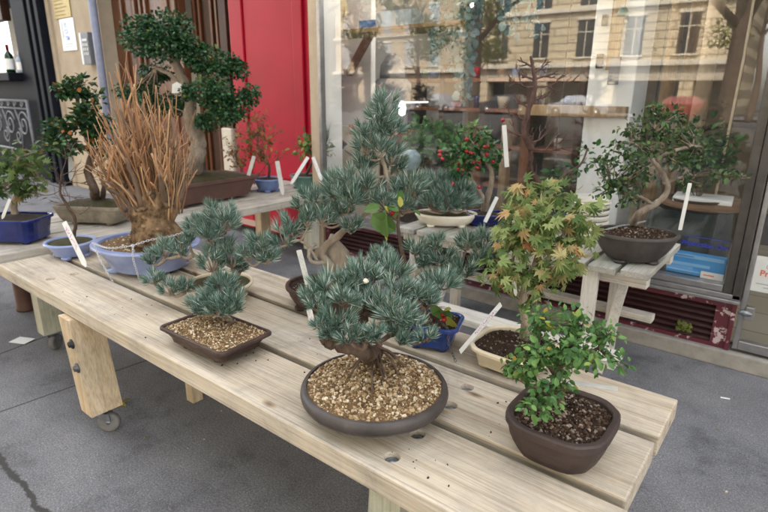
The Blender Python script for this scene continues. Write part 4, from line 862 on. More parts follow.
    for dx, dy in ((-.24, -.2), (.24, -.2), (-.24, .22), (.24, .22)):
        m = MB(); m.tube([(c.x+dx*1.1, 4.6+dy*1.1, .1), (c.x+dx, 4.6+dy, .55), (c.x+dx*1.05, 4.6+dy*1.05, .85 if dy < 0 else 1.05)], [.02, .024, .02], 8); m.build('leg', 'dark_wood', t)
    m = MB(); m.box((c.x-.25, 4.38, .52), (c.x+.25, 4.83, .56), .01); m.build('seat', 'tan_wood', t)
    m = MB(); m.tube(curve([(c.x-.27, 4.36, .86), (c.x-.27, 4.6, .95), (c.x-.2, 4.82, 1.06), (c.x, 4.88, 1.1), (c.x+.2, 4.82, 1.06), (c.x+.27, 4.6, .95), (c.x+.27, 4.36, .86)], 6), .025, 8); m.build('back_rail', 'dark_wood', t)
    a = (-0.5415,5.731,0.104); m = MB(); m.box((a[0]-.5, a[1]-.3, .102), (a[0]+.9, a[1]+1.2, .112), .002); o = m.build('door_mat', plain('dark_brown_mat', (.05, .04, .032), (.035, .028, .022), rough=.95, scale=60, bump=.5)); tag(o, 'dark brown mat on the pale shop floor', 'mat')
    # plants behind the glass
    def houseplant(px, y, zt, lab, n=260, rx=.2, rz=.2, L=.09, mt='fern'):
        x, z = px[0], px[2]; t = thing('potted_plant', (x, y, .1), lab, 'plant'); m = MB(); m.lathe((x, y, .1), [(.10, 0), (.14, z-.1-rz-.12), (.15, z-.1-rz-.1), (.135, z-.1-rz-.1), (.13, z-.1-rz-.13)], 20); m.build('pot', 'pot_brown', t)
        m = MB(); tw = MB(); leaf_pad(m, tw, (x, y, z, rx, rz), n, L, anchor=(x, y, z-rz-.12), ntw=9, twr=.003); m.build('foliage', mt, t, recalc=False); tw.build('stem', 'bark_brown', t)
    houseplant((-2.455,3.6,0.9782), 3.6, 0, 'leafy green indoor plant right of the lamp cabinet', 420, .14, .13, .065)
    houseplant((-2.447,3.9,0.9303), 3.9, 0, 'taller light green indoor plant behind the holly bonsai', 320, .17, .16, .07)
    houseplant((-2.382,4.2,0.9166), 4.2, 0, 'dim green indoor plant under the dark shelves', 320, .2, .15, .07)
    houseplant((-1.319,3.5,0.7269), 3.5, 0, 'dark leafy indoor plant behind the maple bonsai', 300, .16, .13, .05, 'holly')
    houseplant((-0.4767,3.4,1.021), 3.4, 0, 'dark shrub inside the window behind the hawthorn bonsai', 380, .17, .16, .05, 'holly')
    # hanging eucalyptus branches
    t = thing('hanging_branches', (-2.169,3.5,2.046), 'blue grey branches with round leaves hanging down inside the window', 'plant')
    lv = MB(); tw = MB()
    for x0, y0, x1, y1 in EUCA:
        a, c = V(x0), V(x1); mid = a.lerp(c, .5)+V((R.uniform(-.05, .05), 0, .05)); cc = curve([a, mid, c], 8); tw.tube(cc, [.005]*len(cc), 5)
        for q in cc[2:]:
            for k in range(9):
                d = rnd_dir()+V((0, 0, -.5)); leaf(lv, q+rnd_dir()*.045, d, rnd_dir(), R.uniform(.035, .06), shape=ROUNDL, droop=.1, fold=.1)
    tw.build('twig', 'bark_brown', t); lv.build('foliage', 'euca', t, recalc=False)
    # glazed globe on the floor inside: pale blue grey ball on a stand
    p = (-2.312,3.22,0.8351); t = thing('glazed_globe', (p[0], 3.22, .38), 'round pale blue grey glazed pot behind the tall pine', 'pot')
    m = MB(); r = .085; m.lathe((p[0], 3.22, p[2]), [(.03, -r), (r*.75, -r*.66), (r, 0), (r*.85, r*.53), (r*.5, r*.86), (r*.45, r*.9), (.01, r*.9)], 28); m.build('body', 'ball', t)
    m = MB(); m.lathe((p[0], 3.22, .38), [(.07, 0), (.06, p[2]-r-.38+.004)], 20); m.build('stand', 'dark_wood', t)
    # ceiling lamp
    p = (-2.587,4.4,2.044); t = thing('ceiling_lamp', (p[0], 4.4, 3.), 'lit white ceiling lamp hanging in the shop', 'lamp'); m = MB(); m.lathe((p[0], 4.4, p[2]), [(.01, -.04), (.045, -.025), (.05, .02), (.02, .06)], 18); m.build('shade', 'lamp', t)
    m = MB(); m.tube([(p[0], 4.4, p[2]+.06), (p[0], 4.4, 3.)], .006, 6); m.build('cord', 'black', t)
    for (loc, pw) in (((p[0], 4.4, p[2]-.15), 2.2), ((-1.0, 4.6, 2.5), 2.6), ((-2.55, 3.28, 2.8), 4)):
        l = bpy.data.lights.new('lamp_and_fill_light', 'POINT'); l.energy = pw; l.shadow_soft_size = .15; l.color = (1, .93, .82); o = bpy.data.objects.new('lamp_and_fill_light', l); COL.objects.link(o); o.location = loc  # one at the ceiling lamp; two fixtureless fills added for pillar and partition
EUCA = [((-2.262,3.45,2.11), 0, (-2.259,3.45,1.516), 0), ((-2.173,3.5,2.108), 0, (-2.137,3.5,1.461), 0), ((-2.026,3.45,2.083), 0, (-1.986,3.4,1.285), 0), ((-1.979,3.5,2.085), 0, (-2.019,3.5,1.525), 0), ((-1.868,3.5,2.073), 0, (-1.718,3.5,1.714), 0), ((-1.726,3.5,2.056), 0, (-1.561,3.5,1.723), 0), ((-2.168,3.45,1.851), 0, (-2.044,3.45,1.358), 0)]
interior()

# ------------------------------------------------------------------ across the street: what the glass reflects, and added blockers of low sky
def across():
    ym = -39.0
    xa, xb = (-24.95,45,4.17)[0], (-5.152,45,3.64)[0]; zc = (-21.07,45,3.268)[2]
    b = thing('stone_house', ((xa+xb)/2, ym-5, 0), 'sunlit cream stone house with tall dark windows across the street', 'building')
    def house(b, xa, xb, ym, H, zc, sp, mat, shop=True, winmat='dark_window'):
        m = MB(); m.box((xa, ym-9, zc+.5 if shop else 0), (xb, ym, H))
        if shop:
            m.box((xa, ym-9, 0), (xb, ym-1.2, zc+.499)); k = xa
            while k < xb+.1: m.box((k, ym-1.199, 0), (min(k+.9, xb), ym, zc-.9)); k += sp*1.5
        m.build('wall', mat, b)
        m = MB(); m.box((xa-.2, ym+.001, zc+.12), (xb+.2, ym+.5, zc+.5), .05); m.box((xa-.3, ym+.001, H-.5), (xb+.3, ym+.7, H), .05); m.box((xa-.2, ym+.001, zc+4.2), (xb+.2, ym+.3, zc+4.5), .05); m.build('cornice', 'white_stone', b)
        if shop:
            m = MB(); m.box((xa+.05, ym-.1, zc-.9), (xb-.05, ym+.05, zc+.1)); m.build('fascia', 'upper_stone', b)
            m = MB(); m.box((xa+.05, ym-1.19, 0), (xb-.05, ym-1.1, zc-.92)); m.build('shop_window', 'dark_window', b)
        z = zc+.9
        while z+2.6 < H-.5:
            x = xa+sp*.35
            while x+1.4 < xb:
                w = MB(); w.box((x, ym+.002, z), (x+1.3, ym+.02, z+2.7)); f = w.build('window', winmat, b)
                g = MB(); g.box((x-.15, ym+.021, z-.12), (x+1.45, ym+.2, z)); g.box((x-.12, ym+.021, z+2.7), (x+1.42, ym+.14, z+2.9)); g.box((x+.62, ym+.021, z), (x+.68, ym+.05, z+2.7)); g.box((x, ym+.021, z+1.8), (x+.61, ym+.045, z+1.86)); g.box((x+.69, ym+.021, z+1.8), (x+1.3, ym+.045, z+1.86)); g.build('frame', 'white_stone', f)
                x += sp
            z += 3.7
    house(b, xa, xb, ym, 27., zc, 3.6, 'ashlar')
    b = thing('beige_house', (xa-14, ym-20, 0), 'beige rendered house with grey shuttered windows further along the street', 'building')
    house(b, xa-26, xa-7, ym-9, 27., 3.4, 3.3, plain('beige_render', (.42, .33, .22), (.36, .28, .19), rough=.9, scale=.7, bump=0), False, 'shutter')
    b = thing('pale_house', (xb+14, ym-14, 0), 'pale plastered house right of the sunlit stone house across the street', 'building')
    house(b, xb+4, xb+26, ym-4, 25., 3.4, 3.8, plain('pale_render', (.46, .42, .34), (.4, .36, .3), rough=.9, scale=.7, bump=0), True)
    for (x0, x1, dy, H, lab) in ((xa-62, xa-27, -6, 25., 'long grey stone house added at the far left end opposite, blocking low sky'), (xb+27, xb+66, -6, 26., 'long grey stone house added at the far right end opposite, blocking low sky')):
        b = thing('added_grey_house', ((x0+x1)/2, ym+dy-5, 0), lab, 'building'); house(b, x0, x1, ym+dy, H, 3.4, 4.4, M['upper_stone'], False)  # end houses added out of view to close off the low sky
    for i, (px, hgt, lab) in enumerate((((-26.72,38,3.875)[0], 9.5, 'leafy street tree before the beige house across the street'), ((-21.43,36,3.635)[0], 8.5, 'yellow green street tree at the corner of the sunlit stone house'), ((-3.495,38,3.253)[0], 9., 'leafy street tree before the pale plastered house'), ((-33.45,40,4.153)[0], 11., 'tall street tree at the far end of the beige house'))):
        y = 6.06-38; t = thing('street_or_added_tree', (px, y, 0), lab, 'tree'); m = MB(); cc = limb(m, [(px, y, -.1), (px+.1, y, 2.), (px-.1, y, hgt*.5), (px, y, hgt*.85)], .22, .05, 5, 8)
        for k in range(7):
            a = cc[R.randrange(len(cc)//3, len(cc))]; e = a+V((R.uniform(-2, 2), R.uniform(-2, 2), R.uniform(.6, 2))); m.tube([a, a.lerp(e, .5)+V((0, 0, .2)), e], [.08, .05, .02], 6)
        m.build('trunk', 'bark_brown', t); lv = MB()
        for k in range(9):
            c = (px+R.uniform(-1.7, 1.7), y+R.uniform(-1.7, 1.7), hgt*R.uniform(.45, .95), R.uniform(.9, 1.5), R.uniform(.7, 1.1)); leaf_pad(lv, None, c, 230, .26)
        lv.build('crown', 'street_leaf', t, recalc=False)
    # plane trees added along the near kerb to shade the pavement from low sky
    for i, px in enumerate((-13., -7.2, -1.6, 4.4, 10.)):
        y = -6.6; t = thing('street_or_added_tree', (px, y, 0), 'tall plane tree added on the near kerb to block low sky, reflected in the window', 'tree', 'plane trees added on the near kerb'); m = MB(); cc = limb(m, [(px, y, -.2), (px+.05, y, 2.5), (px-.1, y, 5.5), (px, y, 9.5)], .19, .05, 5, 9)
        for k in range(8):
            a = cc[R.randrange(len(cc)//3, len(cc))]; e = a+V((R.uniform(-2, 2), R.uniform(-2, 2), R.uniform(.8, 2.4))); m.tube([a, a.lerp(e, .5)+V((0, 0, .2)), e], [.08, .05, .02], 6)
        m.build('trunk', 'bark_brown', t); lv = MB()
        for k in range(16): leaf_pad(lv, None, (px+R.uniform(-2.2, 2.2), y+R.uniform(-2., 2.), R.uniform(4.6, 11.), R.uniform(1., 1.6), R.uniform(.8, 1.2)), 260, .30)
        lv.build('crown', 'street_leaf', t, recalc=False)
    prof = [(-2.1, .25), (-2.15, .6), (-1.9, .85), (-1.2, .95), (-.7, 1.38), (.7, 1.42), (1.35, .98), (2.05, .85), (2.15, .5), (2.1, .25)]
    for i, (px, mt, lab) in enumerate((((-18.54,40,0.8824)[0], 'car_dark', 'dark grey car parked before the sunlit stone house'), ((-13.26,40,0.9611)[0], 'car_silver', 'silver car parked before the sunlit stone house'), ((-6.987,40,1.055)[0], 'car_red', 'dark red car parked before the sunlit stone house'), ((-24.78,40,0.7894)[0], 'car_silver', 'silver car parked by the beige house'))):
        y = -32.; t = thing('parked_car', (px, y, -.13), lab, 'car', 'cars parked across the street'); m = MB(); secs = []
        for w, s in ((-.85, .96), (-.78, 1.), (.78, 1.), (.85, .96)): secs.append([V((px+u*s, y+w*(1 if z < 1 else .8), -.13+z)) for u, z in prof])
        m.loft(secs, True, True, False); m.build('body', mt, t)
        for sg in (-1, 1):
            m = MB(); m.add([(px-1.12, y+sg*.785, -.13+1.0), (px+1.2, y+sg*.785, -.13+1.0), (px+.66, y+sg*.645, -.13+1.36), (px-.66, y+sg*.645, -.13+1.34)], [(0, 1, 2, 3)]); m.build('side_window', 'dark_window', t)
            for q in (-1.35, 1.35):
                m = MB(); m.lathe((px+q, y+sg*.78, .19), [(.32, -.1), (.32, .1)], 18, axis=Matrix.Rotation(PI/2, 3, 'X')); wl = m.build('wheel', 'black', t); m = MB(); m.lathe((px+q, y+sg*.80, .19), [(.2, -.1), (.2, .1)], 14, axis=Matrix.Rotation(PI/2, 3, 'X')); m.build('rim', 'metal', wl)
across()

# ------------------------------------------------------------------ benches and table
ZB, ZS = .545, .60
def caster(root, x, y, zt, ang, r=.042, name='caster'):
    m = MB(); m.box((x-.032, y-.035, zt-.006), (x+.032, y+.035, zt)); mr = rotz(ang, (x, y, 0)); ox = .018
    m.tube([(x, y, zt-.006), (x, y, zt-.022)], .018, 12)
    for s in (-1, 1): m.prism([(-.02, 0), (.028, 0), (ox+.014, -zt+r+.028), (ox-.014, -zt+r+.028)], mr @ V((x, y+s*.0165-.0015, zt-.018)), mr.to_3x3() @ V((1, 0, 0)), (0, 0, 1), .003)
    f = m.build('caster', 'metal', root)
    c = mr @ V((x+ox, y, r)); ax = Matrix.Rotation(ang, 3, 'Z') @ Matrix.Rotation(PI/2, 3, 'X')
    w = MB(); w.lathe(c, [(r*.72, -.013), (r-.003, -.013), (r, -.009), (r, .009), (r-.003, .013), (r*.72, .013)], 28, axis=ax); w.build('tyre', 'rubber', f)
    w = MB(); w.lathe(c, [(r*.18, -.014), (r*.22, -.010), (r*.72, -.009), (r*.72, .009), (r*.22, .010), (r*.18, .014)], 24, axis=ax); w.build('rim', 'metal', f)
def drill(o, holes, r, dep, zt):
    """counterbores: real holes cut into the plank's mesh"""
    off = V((0, 0, 0)); p = o
    while p is not None: off += p.location; p = p.parent
    m = MB()
    for x, y in holes: m.lathe((x, y, 0), [(r, zt-dep), (r, zt+.02)], 24)
    c = m.build('cutter', None); c.location = -off
    md = o.modifiers.new('b', 'BOOLEAN'); md.object = c; md.operation = 'DIFFERENCE'; md.solver = 'EXACT'
    o.location = (0, 0, 0); par = o.parent; o.parent = None; bpy.context.view_layer.update()
    me = bpy.data.meshes.new_from_object(o.evaluated_get(bpy.context.evaluated_depsgraph_get()))
    o.modifiers.clear(); o.data = me; o.parent = par; bpy.data.objects.remove(c)
def bench():
    t = thing('long_bench', (-1.48, 1.09, 0), 'long weathered pale timber bench on casters, carrying the front bonsai', 'bench')
    rows = ((.735, .953), (.980, 1.212), (1.240, 1.446)); xa, xb = -2.80, -.166
    hs = [(-0.5993,0.7935,0.54), (-0.6037,0.8958,0.54), (-0.6095,1.047,0.54), (-0.6202,1.151,0.54), (-2.405,0.8055,0.54), (-2.397,0.897,0.54)]
    for i, (y0, y1) in enumerate(rows):
        m = MB(); m.box((xa+(0, .012, .004)[i], y0, ZB-.055), (xb+(.012, 0, .002)[i], y1, ZB), .005); p = m.build('plank', 'bench', t)
        h = [(q[0], q[1]) for q in hs if y0+.02 < q[1] < y1-.02]
        if h: drill(p, h, .0185, .015, ZB)
        for x, y in h:
            b = MB(); b.lathe((x, y, ZB-.0148), [(.0178, 0), (.0178, .0012), (.0125, .0014), (.0125, .004), (.009, .0066), (.002, .0075)], 20); b.build('bolt', 'bolt', p)
    zt = ZB-.057
    for x in (-.80, -2.02):
        m = MB(); m.box((x-.035, .90 if x > -1 else .85, zt-.10), (x+.035, 1.42, zt), .004); m.build('cross_beam', 'leg', t)
    m = MB(); m.box((-1.96, 1.06, .20), (-.86, 1.10, .28), .004); m.build('stretcher', 'leg_green', t)
    def leg(xt, xbm, y0, w, d, mat, yb=None):
        z0, z1 = .105, zt-.002; yb = y0 if yb is None else yb
        s = [[V((x-w/2, y, z)), V((x+w/2, y, z)), V((x+w/2, y+d, z)), V((x-w/2, y+d, z))] for x, y, z in ((xbm, yb, z0), (xbm*.02+xt*.98, y0, z1-.004), (xt, y0, z1))]
        m = MB(); m.loft(s, True, True, False); l = m.build('leg', mat, t); caster(t, xbm+.0, yb+d/2, .1045, .75); return l
    l0, l1 = (-2.134,0.715,0.4815), (-2.059,0.715,0.08385)
    w = .085
    l = leg(l0[0]+w/2+.005, l1[0]+w/2, .715, w, .12, 'leg')
    for c, mt in (((-2.035,0.713,0.3969), 'black'), ((-2.022,0.713,0.302), 'chain_dark')):
        b = MB(); b.lathe((c[0], .714, c[2]), [(.019, 0), (.019, .004), (.012, .005), (.011, .014), (.003, .016)], 16, axis=Matrix.Rotation(PI/2, 3, 'X')); b.build('bolt', mt, l)
    r0 = (-0.6419,0.76,0.4637)
    leg(r0[0]+.05, r0[0]+.03, .76, .085, .12, 'leg_green')
    q = (-1.787,1.014,0.105)
    m = MB(); q = (-1.943,1.103,0); m.box((q[0]-.025, q[1], 0), (q[0]+.025, q[1]+.05, zt-.001), .003); m.build('prop', 'leg', t); leg(-.36, -.34, 1.27, .085, .11, 'leg')
    return t
bench()
def side_bench():
    t = thing('side_bench', (-3.33, 1.8, 0), 'greyer timber bench running from the long bench towards the red panel', 'bench')
    xs = ((-2.950, -3.20), (-3.222, -3.47), (-3.492, -3.74))
    for i, (x1, x0) in enumerate(xs):
        m = MB(); m.box((x0, .25, ZB-.052), (x1, 3.21+.01*i, ZB-.001), .005); m.build('plank', 'bench_y', t)
    zt = ZB-.054
    for y in (1.02, 2.9):
        m = MB(); m.box((-3.68, y-.04, zt-.08), (-3.0, y+.04, zt), .004); m.build('cross_beam', 'leg_green', t)
    for x, y, mt in (((-2.924,0.9399,0)[0], (-2.924,0.9399,0)[1], 'leg_green'), (-3.66, .50, 'leg'), (-3.03, 2.9, 'leg_green'), (-3.62, 2.9, 'leg')):
        m = MB(); m.box((x-.04, y-.05, .106), (x+.04, y+.05, zt-.081), .004); m.build('leg', mt, t); caster(t, x, y, .105, 2.2)
side_bench()
def slat_table():
    x0, x1, y0, y1 = -1.74, -.437, 2.30, 2.93
    t = thing('slatted_table', ((x0+x1)/2, (y0+y1)/2, 0), 'old grey slatted table against the shop window, with the pot of the hawthorn on it', 'table')
    n = 10; w = (x1-x0)/n
    for i in range(n):
        m = MB(); m.box((x0+i*w+.010, y0+R.uniform(-.01, .01), ZS-.028), (x0+(i+1)*w-.010, y1, ZS), .003); m.build('slat', 'slat', t)
    zz = ZS-.0295
    for y in (y0+.08, y1-.1):
        m = MB(); m.box((x0+.02, y-.03, zz-.05), (x1-.02, y+.03, zz), .003); m.build('rail', 'slat_rail', t)
    lx = (-0.6795,2.33,0.4963)[0]
    for x in (lx, x0+.12):
        m = MB(); m.box((x-.032, y0+.015, 0), (x+.032, y0+.049, zz-.0005), .004); m.build('leg', 'slat_leg', t)
        m = MB(); m.box((x-.03, y1-.17, 0), (x+.03, y1-.131, zz-.0005), .004); m.build('leg', 'slat_leg', t)
        m = MB(); m.tube([(x+.06, y0+.11, .05), (x+.06, y1-.2, zz-.06)], .028, 4, smooth=False); m.build('brace', 'slat_leg', t)
    # low shelf board
    m = MB(); m.box((x0+.05, y0-.12, .20), (x1-.06, y0+.013, .235), .004); m.build('low_shelf', 'slat_rail', t)
    m = MB(); m.box((x0+.05, y1-.129, .20), (x1-.06, y1-.06, .235), .004); m.build('low_shelf', 'slat_rail', t)
slat_table()
def ground_bits():
    p = (-3.173,0.8722,0); m = MB(); a = .45; ux = V((math.cos(a), math.sin(a), 0)); uy = V((-ux.y, ux.x, 0)); m.prism([(-.05, -.035), (.05, -.035), (.052, .035), (-.048, .035)], V(p)+V((0, 0, .003)), ux, uy, .0012); o = m.build('paper_scrap', 'paper'); tag(o, 'small white sheet of paper lying flat on the pavement', 'paper')
    p = (-3.649,1.062,0); zt = .30; m = MB(); m.lathe((p[0], p[1], 0), [(.055, 0), (.055, .012), (.05, .02), (.05, zt), (.042, zt+.004)], 24); o = m.build('ground_post', 'terracotta'); tag(o, 'short round rust brown post on the pavement under the side bench', 'post')
    for px, py, s, mt, lab in (((-2.165,0.8916,0)[0], (-2.165,0.8916,0)[1], .018, 'dry', 'withered yellow leaf on the pavement behind the bench leg'),):
        m = MB(); leaf(m, V((px, py, .006)), (1, .3, .12), (0, 0, 1), .05, tint=.95); leaf(m, V((px+.02, py+.015, .008)), (-.3, 1, .2), (0, 0, 1), .04, tint=.8); o = m.build('fallen_leaf', mt, recalc=False); tag(o, lab, 'leaf')
    p = (-0.1203,2.63,0); m = MB(); m.prism([(-.018, -.004), (.018, -.004), (.018, .004), (-.018, .004)], V(p)+V((0, 0, .003)), (.95, .3, 0), (-.3, .95, 0), .002); o = m.build('cigarette_butt', 'paper'); tag(o, 'white cigarette end on the pavement right of the bench', 'litter')
    m = MB()
    for i in range(420):
        pebble(m, V((R.uniform(-3.8, .8), R.uniform(.1, 2.9), .001)), .0012+.0045*R.random()**3)
    o = m.build('loose_grit', 'grit_tan', recalc=False); o['kind'] = 'stuff'; o['label'] = 'loose grit scattered over the pavement'; o['category'] = 'grit'
ground_bits()
def spills():
    m = MB()
    for (cx, cy, sx, sy, n) in ((-1.02, 1.08, .10, .05, 26), (-.62, .80, .10, .03, 14), (-1.25, .90, .16, .05, 16), (-.42, 1.12, .06, .05, 18), (-1.9, .86, .3, .06, 14), (-.9, 1.32, .2, .05, 18)):
        for i in range(n):
            x, y = R.gauss(cx, sx), R.gauss(cy, sy)
            if -2.75 < x < -.2 and (.745 < y < .945 or .99 < y < 1.2 or 1.25 < y < 1.435): pebble(m, V((x, y, ZB+.0008)), R.uniform(.0012, .0034))
    o = m.build('spilled_soil', 'grit_dark', recalc=False); o['kind'] = 'stuff'; o['label'] = 'crumbs of soil spilled on the long bench'; o['category'] = 'soil'
spills()

# ------------------------------------------------------------------ pines on the long bench
ER = V((.7845, .6199, 0)); EF = V((-.6199, .7845, 0))     # right / away, as seen from the street
def jit_pads(pads, s):
    return [(p[0]+EF.x*d, p[1]+EF.y*d, p[2], p[3], p[4]) for p in pads for d in (R.uniform(-s, s),)]
def pine(name, loc, label, trunkpts, r0, r1, pads, arms, barkm='bark_pine', L=.045, w=.0016, dens=1., per=56, depth=.04, needlem='needle', rough=.12, extra=()):
    t = thing(name, loc, label, 'bonsai'); tr = MB(); c = limb(tr, trunkpts, r0, r1, 6, 10, jit=r0*.12, rough=rough)
    wood_pts = list(c)
    for pts, a, b in extra: wood_pts += limb(tr, pts, a, b, 6, 8, jit=.002)
    if arms:
        for a in arms:
            if a is not None and all((V(a)-q).length > .004 for q in wood_pts): wood_pts.append(V(a))
    pads = jit_pads(pads, depth); nd = MB(); tw = MB()
    pads.sort(key=lambda p: min((V(p[:3])-q).length for q in c))
    for i, p in enumerate(pads):
        pc = V(p[:3])-V((0, 0, p[4]*.72))
        src = min(wood_pts, key=lambda q: (q-pc).length+max(0, q.z-pc.z)*.8)
        mid = src.lerp(pc, .5)+V((R.uniform(-.01, .01), R.uniform(-.01, .01), -.010+R.uniform(-.008, .008)))
        cc = curve([src, mid, pc], 5); rr = max(.003, min(r1*.9, .018*(p[3]/.06)**.5*.5)); wood_pts += cc[1:]
        tr.tube(cc, [rr*(1.2-.6*k/(len(cc)-1)) for k in range(len(cc))], 7)
        pine_pad(nd, tw, p, L, w, dens, per, anchor=pc)
    tr.add(tw.v, tw.f, 0., True); tr.build('trunk', barkm, t); nd.build('foliage', needlem, t, recalc=False)
    return t
c0 = (-1.337,0.8659,0.607); c0 = (c0[0], c0[1], ZB)
t = pine('bonsai_pine', c0, 'small blue green pine in a square brown tray of tan grit',
    [(-1.316,0.8752,0.6), (-1.338,0.9249,0.61), (-1.358,0.909,0.6434), (-1.35,0.9148,0.6835), (-1.348,0.9166,0.7229)], .011, .006,
    [(-1.391,0.8766,0.6683,0.05555,0.0432), (-1.31,0.9145,0.6806,0.05175,0.04262), (-1.314,0.8735,0.673,0.05391,0.02995), (-1.373,0.9162,0.6841,0.05915,0.03736), (-1.357,0.9161,0.7275,0.04301,0.02765), (-1.385,0.9449,0.6589,0.03816,0.03816)], None, L=.042, depth=.01, dens=1.3, per=60)
pot(t, c0, 'rect', .312, .193, .064, 'pot_brown', rot=math.radians(2.), flare=.80, lip=.013, lipt=.011, wall=.012, cut=.10, foot_h=.012, grit='grit_tan', ngrit=3400, gsize=(.0014, .0046), soil_drop=.007, dome=.012)
c0 = (-1.693,1.135,0.6); c0 = (c0[0], c0[1], ZB)
t = pine('bonsai_pine', c0, 'cloud pruned pine with a low left arm in a round cream pot', 
    [(-1.71,1.165,0.592), (-1.648,1.094,0.68), (-1.608,1.113,0.7332), (-1.647,1.095,0.7937), (-1.635,1.105,0.853)], .017, .008,
    [(-1.613,1.096,0.8759,0.06344,0.04934), (-1.558,1.088,0.864,0.04498,0.03806), (-1.646,1.07,0.8429,0.04605,0.03896), (-1.7,1.053,0.8338,0.03941,0.03582), (-1.593,1.036,0.8186,0.04828,0.03104), (-1.585,1.042,0.7284,0.04896,0.04896), (-1.557,1.102,0.7344,0.04611,0.04966), (-1.609,1.1,0.7698,0.05014,0.03223), (-1.709,0.9949,0.7665,0.04257,0.04257), (-1.757,0.9565,0.7511,0.03911,0.04267), (-1.796,0.9259,0.7246,0.0357,0.0357), (-1.755,0.907,0.6632,0.03532,0.02826), (-1.698,0.9268,0.6298,0.03866,0.03163), (-1.653,0.9624,0.6417,0.03157,0.02806), (-1.684,1.014,0.7962,0.02825,0.02825), (-1.562,1.123,0.6907,0.03606,0.03606)],
    [None]*8+[(-1.642,1.048,0.7303)]*3+[(-1.608,1.049,0.6394)]*3, L=.045, depth=.02, dens=1.15)
pot(t, c0, 'round', .25, .25, .062, 'pot_cream', flare=.72, lip=.006, lipt=.008, wall=.010, foot_h=.008, soil='soil_moss', soil_drop=.010)
c0 = (-1.307,1.311,0.61); c0 = (c0[0], c0[1], ZB)
KT = 1.80
t = pine('bonsai_pine', c0, 'tallest pine, with a pale leaning trunk, in a dark oval pot',
    [(-1.319,1.349,0.6), (-1.259,1.3,0.7106), (-1.285,1.279,0.7688), (-1.241,1.314,0.8268), (-1.187,1.357,0.8839), (-1.144,1.39,0.9365), (-1.107,1.419,0.9813), (-1.113,1.415,1.048), (-1.129,1.402,1.12), (-1.119,1.41,1.191), (-1.114,1.413,1.241)], .016, .005,
    [(-1.115,1.413,1.254,0.04824,0.04824), (-1.117,1.386,1.223,0.04475,0.04156), (-1.165,1.374,1.187,0.04227,0.04227), (-1.119,1.41,1.172,0.04563,0.04238), (-1.108,1.444,1.196,0.0361,0.03938), (-1.165,1.374,1.133,0.04265,0.03937), (-1.103,1.423,1.101,0.04946,0.04946), (-1.104,1.371,1.124,0.04178,0.03857), (-1.17,1.369,1.071,0.05302,0.03976), (-1.094,1.455,1.066,0.03687,0.03352), (-1.178,1.338,1.017,0.07275,0.0463), (-1.211,1.286,0.9934,0.05583,0.04926), (-1.126,1.328,0.9847,0.05856,0.05206), (-1.154,1.28,0.9715,0.05483,0.03548), (-1.291,1.249,0.9622,0.04671,0.0367), (-1.244,1.247,0.9079,0.04637,0.03975), (-1.291,1.223,0.8949,0.03671,0.03671), (-1.331,1.191,0.8704,0.05025,0.0469), (-1.341,1.158,0.8338,0.05001,0.04668), (-1.4,1.112,0.8053,0.05024,0.05359), (-1.432,1.086,0.784,0.03361,0.03697), (-1.369,1.11,0.7766,0.03662,0.02996), (-1.152,1.282,0.8787,0.03602,0.02947), (-1.193,1.275,0.9275,0.03612,0.02627), (-1.071,1.422,0.9717,0.0533,0.04997), (-1.044,1.469,1.002,0.0469,0.04355), (-1.078,1.366,0.9655,0.03916,0.03916), (-1.038,1.423,0.9456,0.03972,0.0331), (-1.326,1.221,0.9312,0.03353,0.03018)],
    [None]*14+[(-1.195,1.325,0.8605)]*8+[(-1.152,1.358,0.9095)], 'driftwood', L=.048, w=.0017, depth=.03, dens=1.0, per=56, extra=(([(-1.282,1.255,0.7385), (-1.293,1.221,0.8013), (-1.317,1.19,0.8246), (-1.347,1.153,0.8025), (-1.385,1.124,0.7846)], .006, .0035), ([(-1.136,1.371,0.9336), (-1.071,1.396,0.9283), (-1.03,1.429,0.9356)], .006, .0035), ([(-1.264,1.295,0.7326), (-1.284,1.229,0.7446), (-1.291,1.223,0.7872), (-1.286,1.252,0.803)], .008, .005)))
m = MB(); secs = []
for f, (px, rx, ry) in enumerate((((-1.277,1.336,0.6059), .064, .05), ((-1.27,1.342,0.6826), .056, .042), ((-1.272,1.34,0.7575), .044, .034), ((-1.282,1.332,0.8015), .020, .018), ((-1.285,1.33,0.8233), .006, .006))):
    secs.append([V(px)+ER*rx*math.cos(a)*(1+.2*noise.noise(V((a, f, 3))))+EF*ry*math.sin(a) for a in [2*PI*k/14 for k in range(14)]])
m.loft(secs, True, True, True); m.build('stump', 'driftwood', t)
pot(t, c0, 'round', .30, .25, .09, 'pot_brown', rot=.2, flare=.74, lip=.008, lipt=.014, wall=.012, foot_h=.008, soil='soil_dark', soil_drop=.012, bulge=.04, grit='grit_dark', ngrit=350, gsize=(.002, .004))
c0 = (-0.7452,0.9106,0.614); c0 = (c0[0], c0[1], ZB)
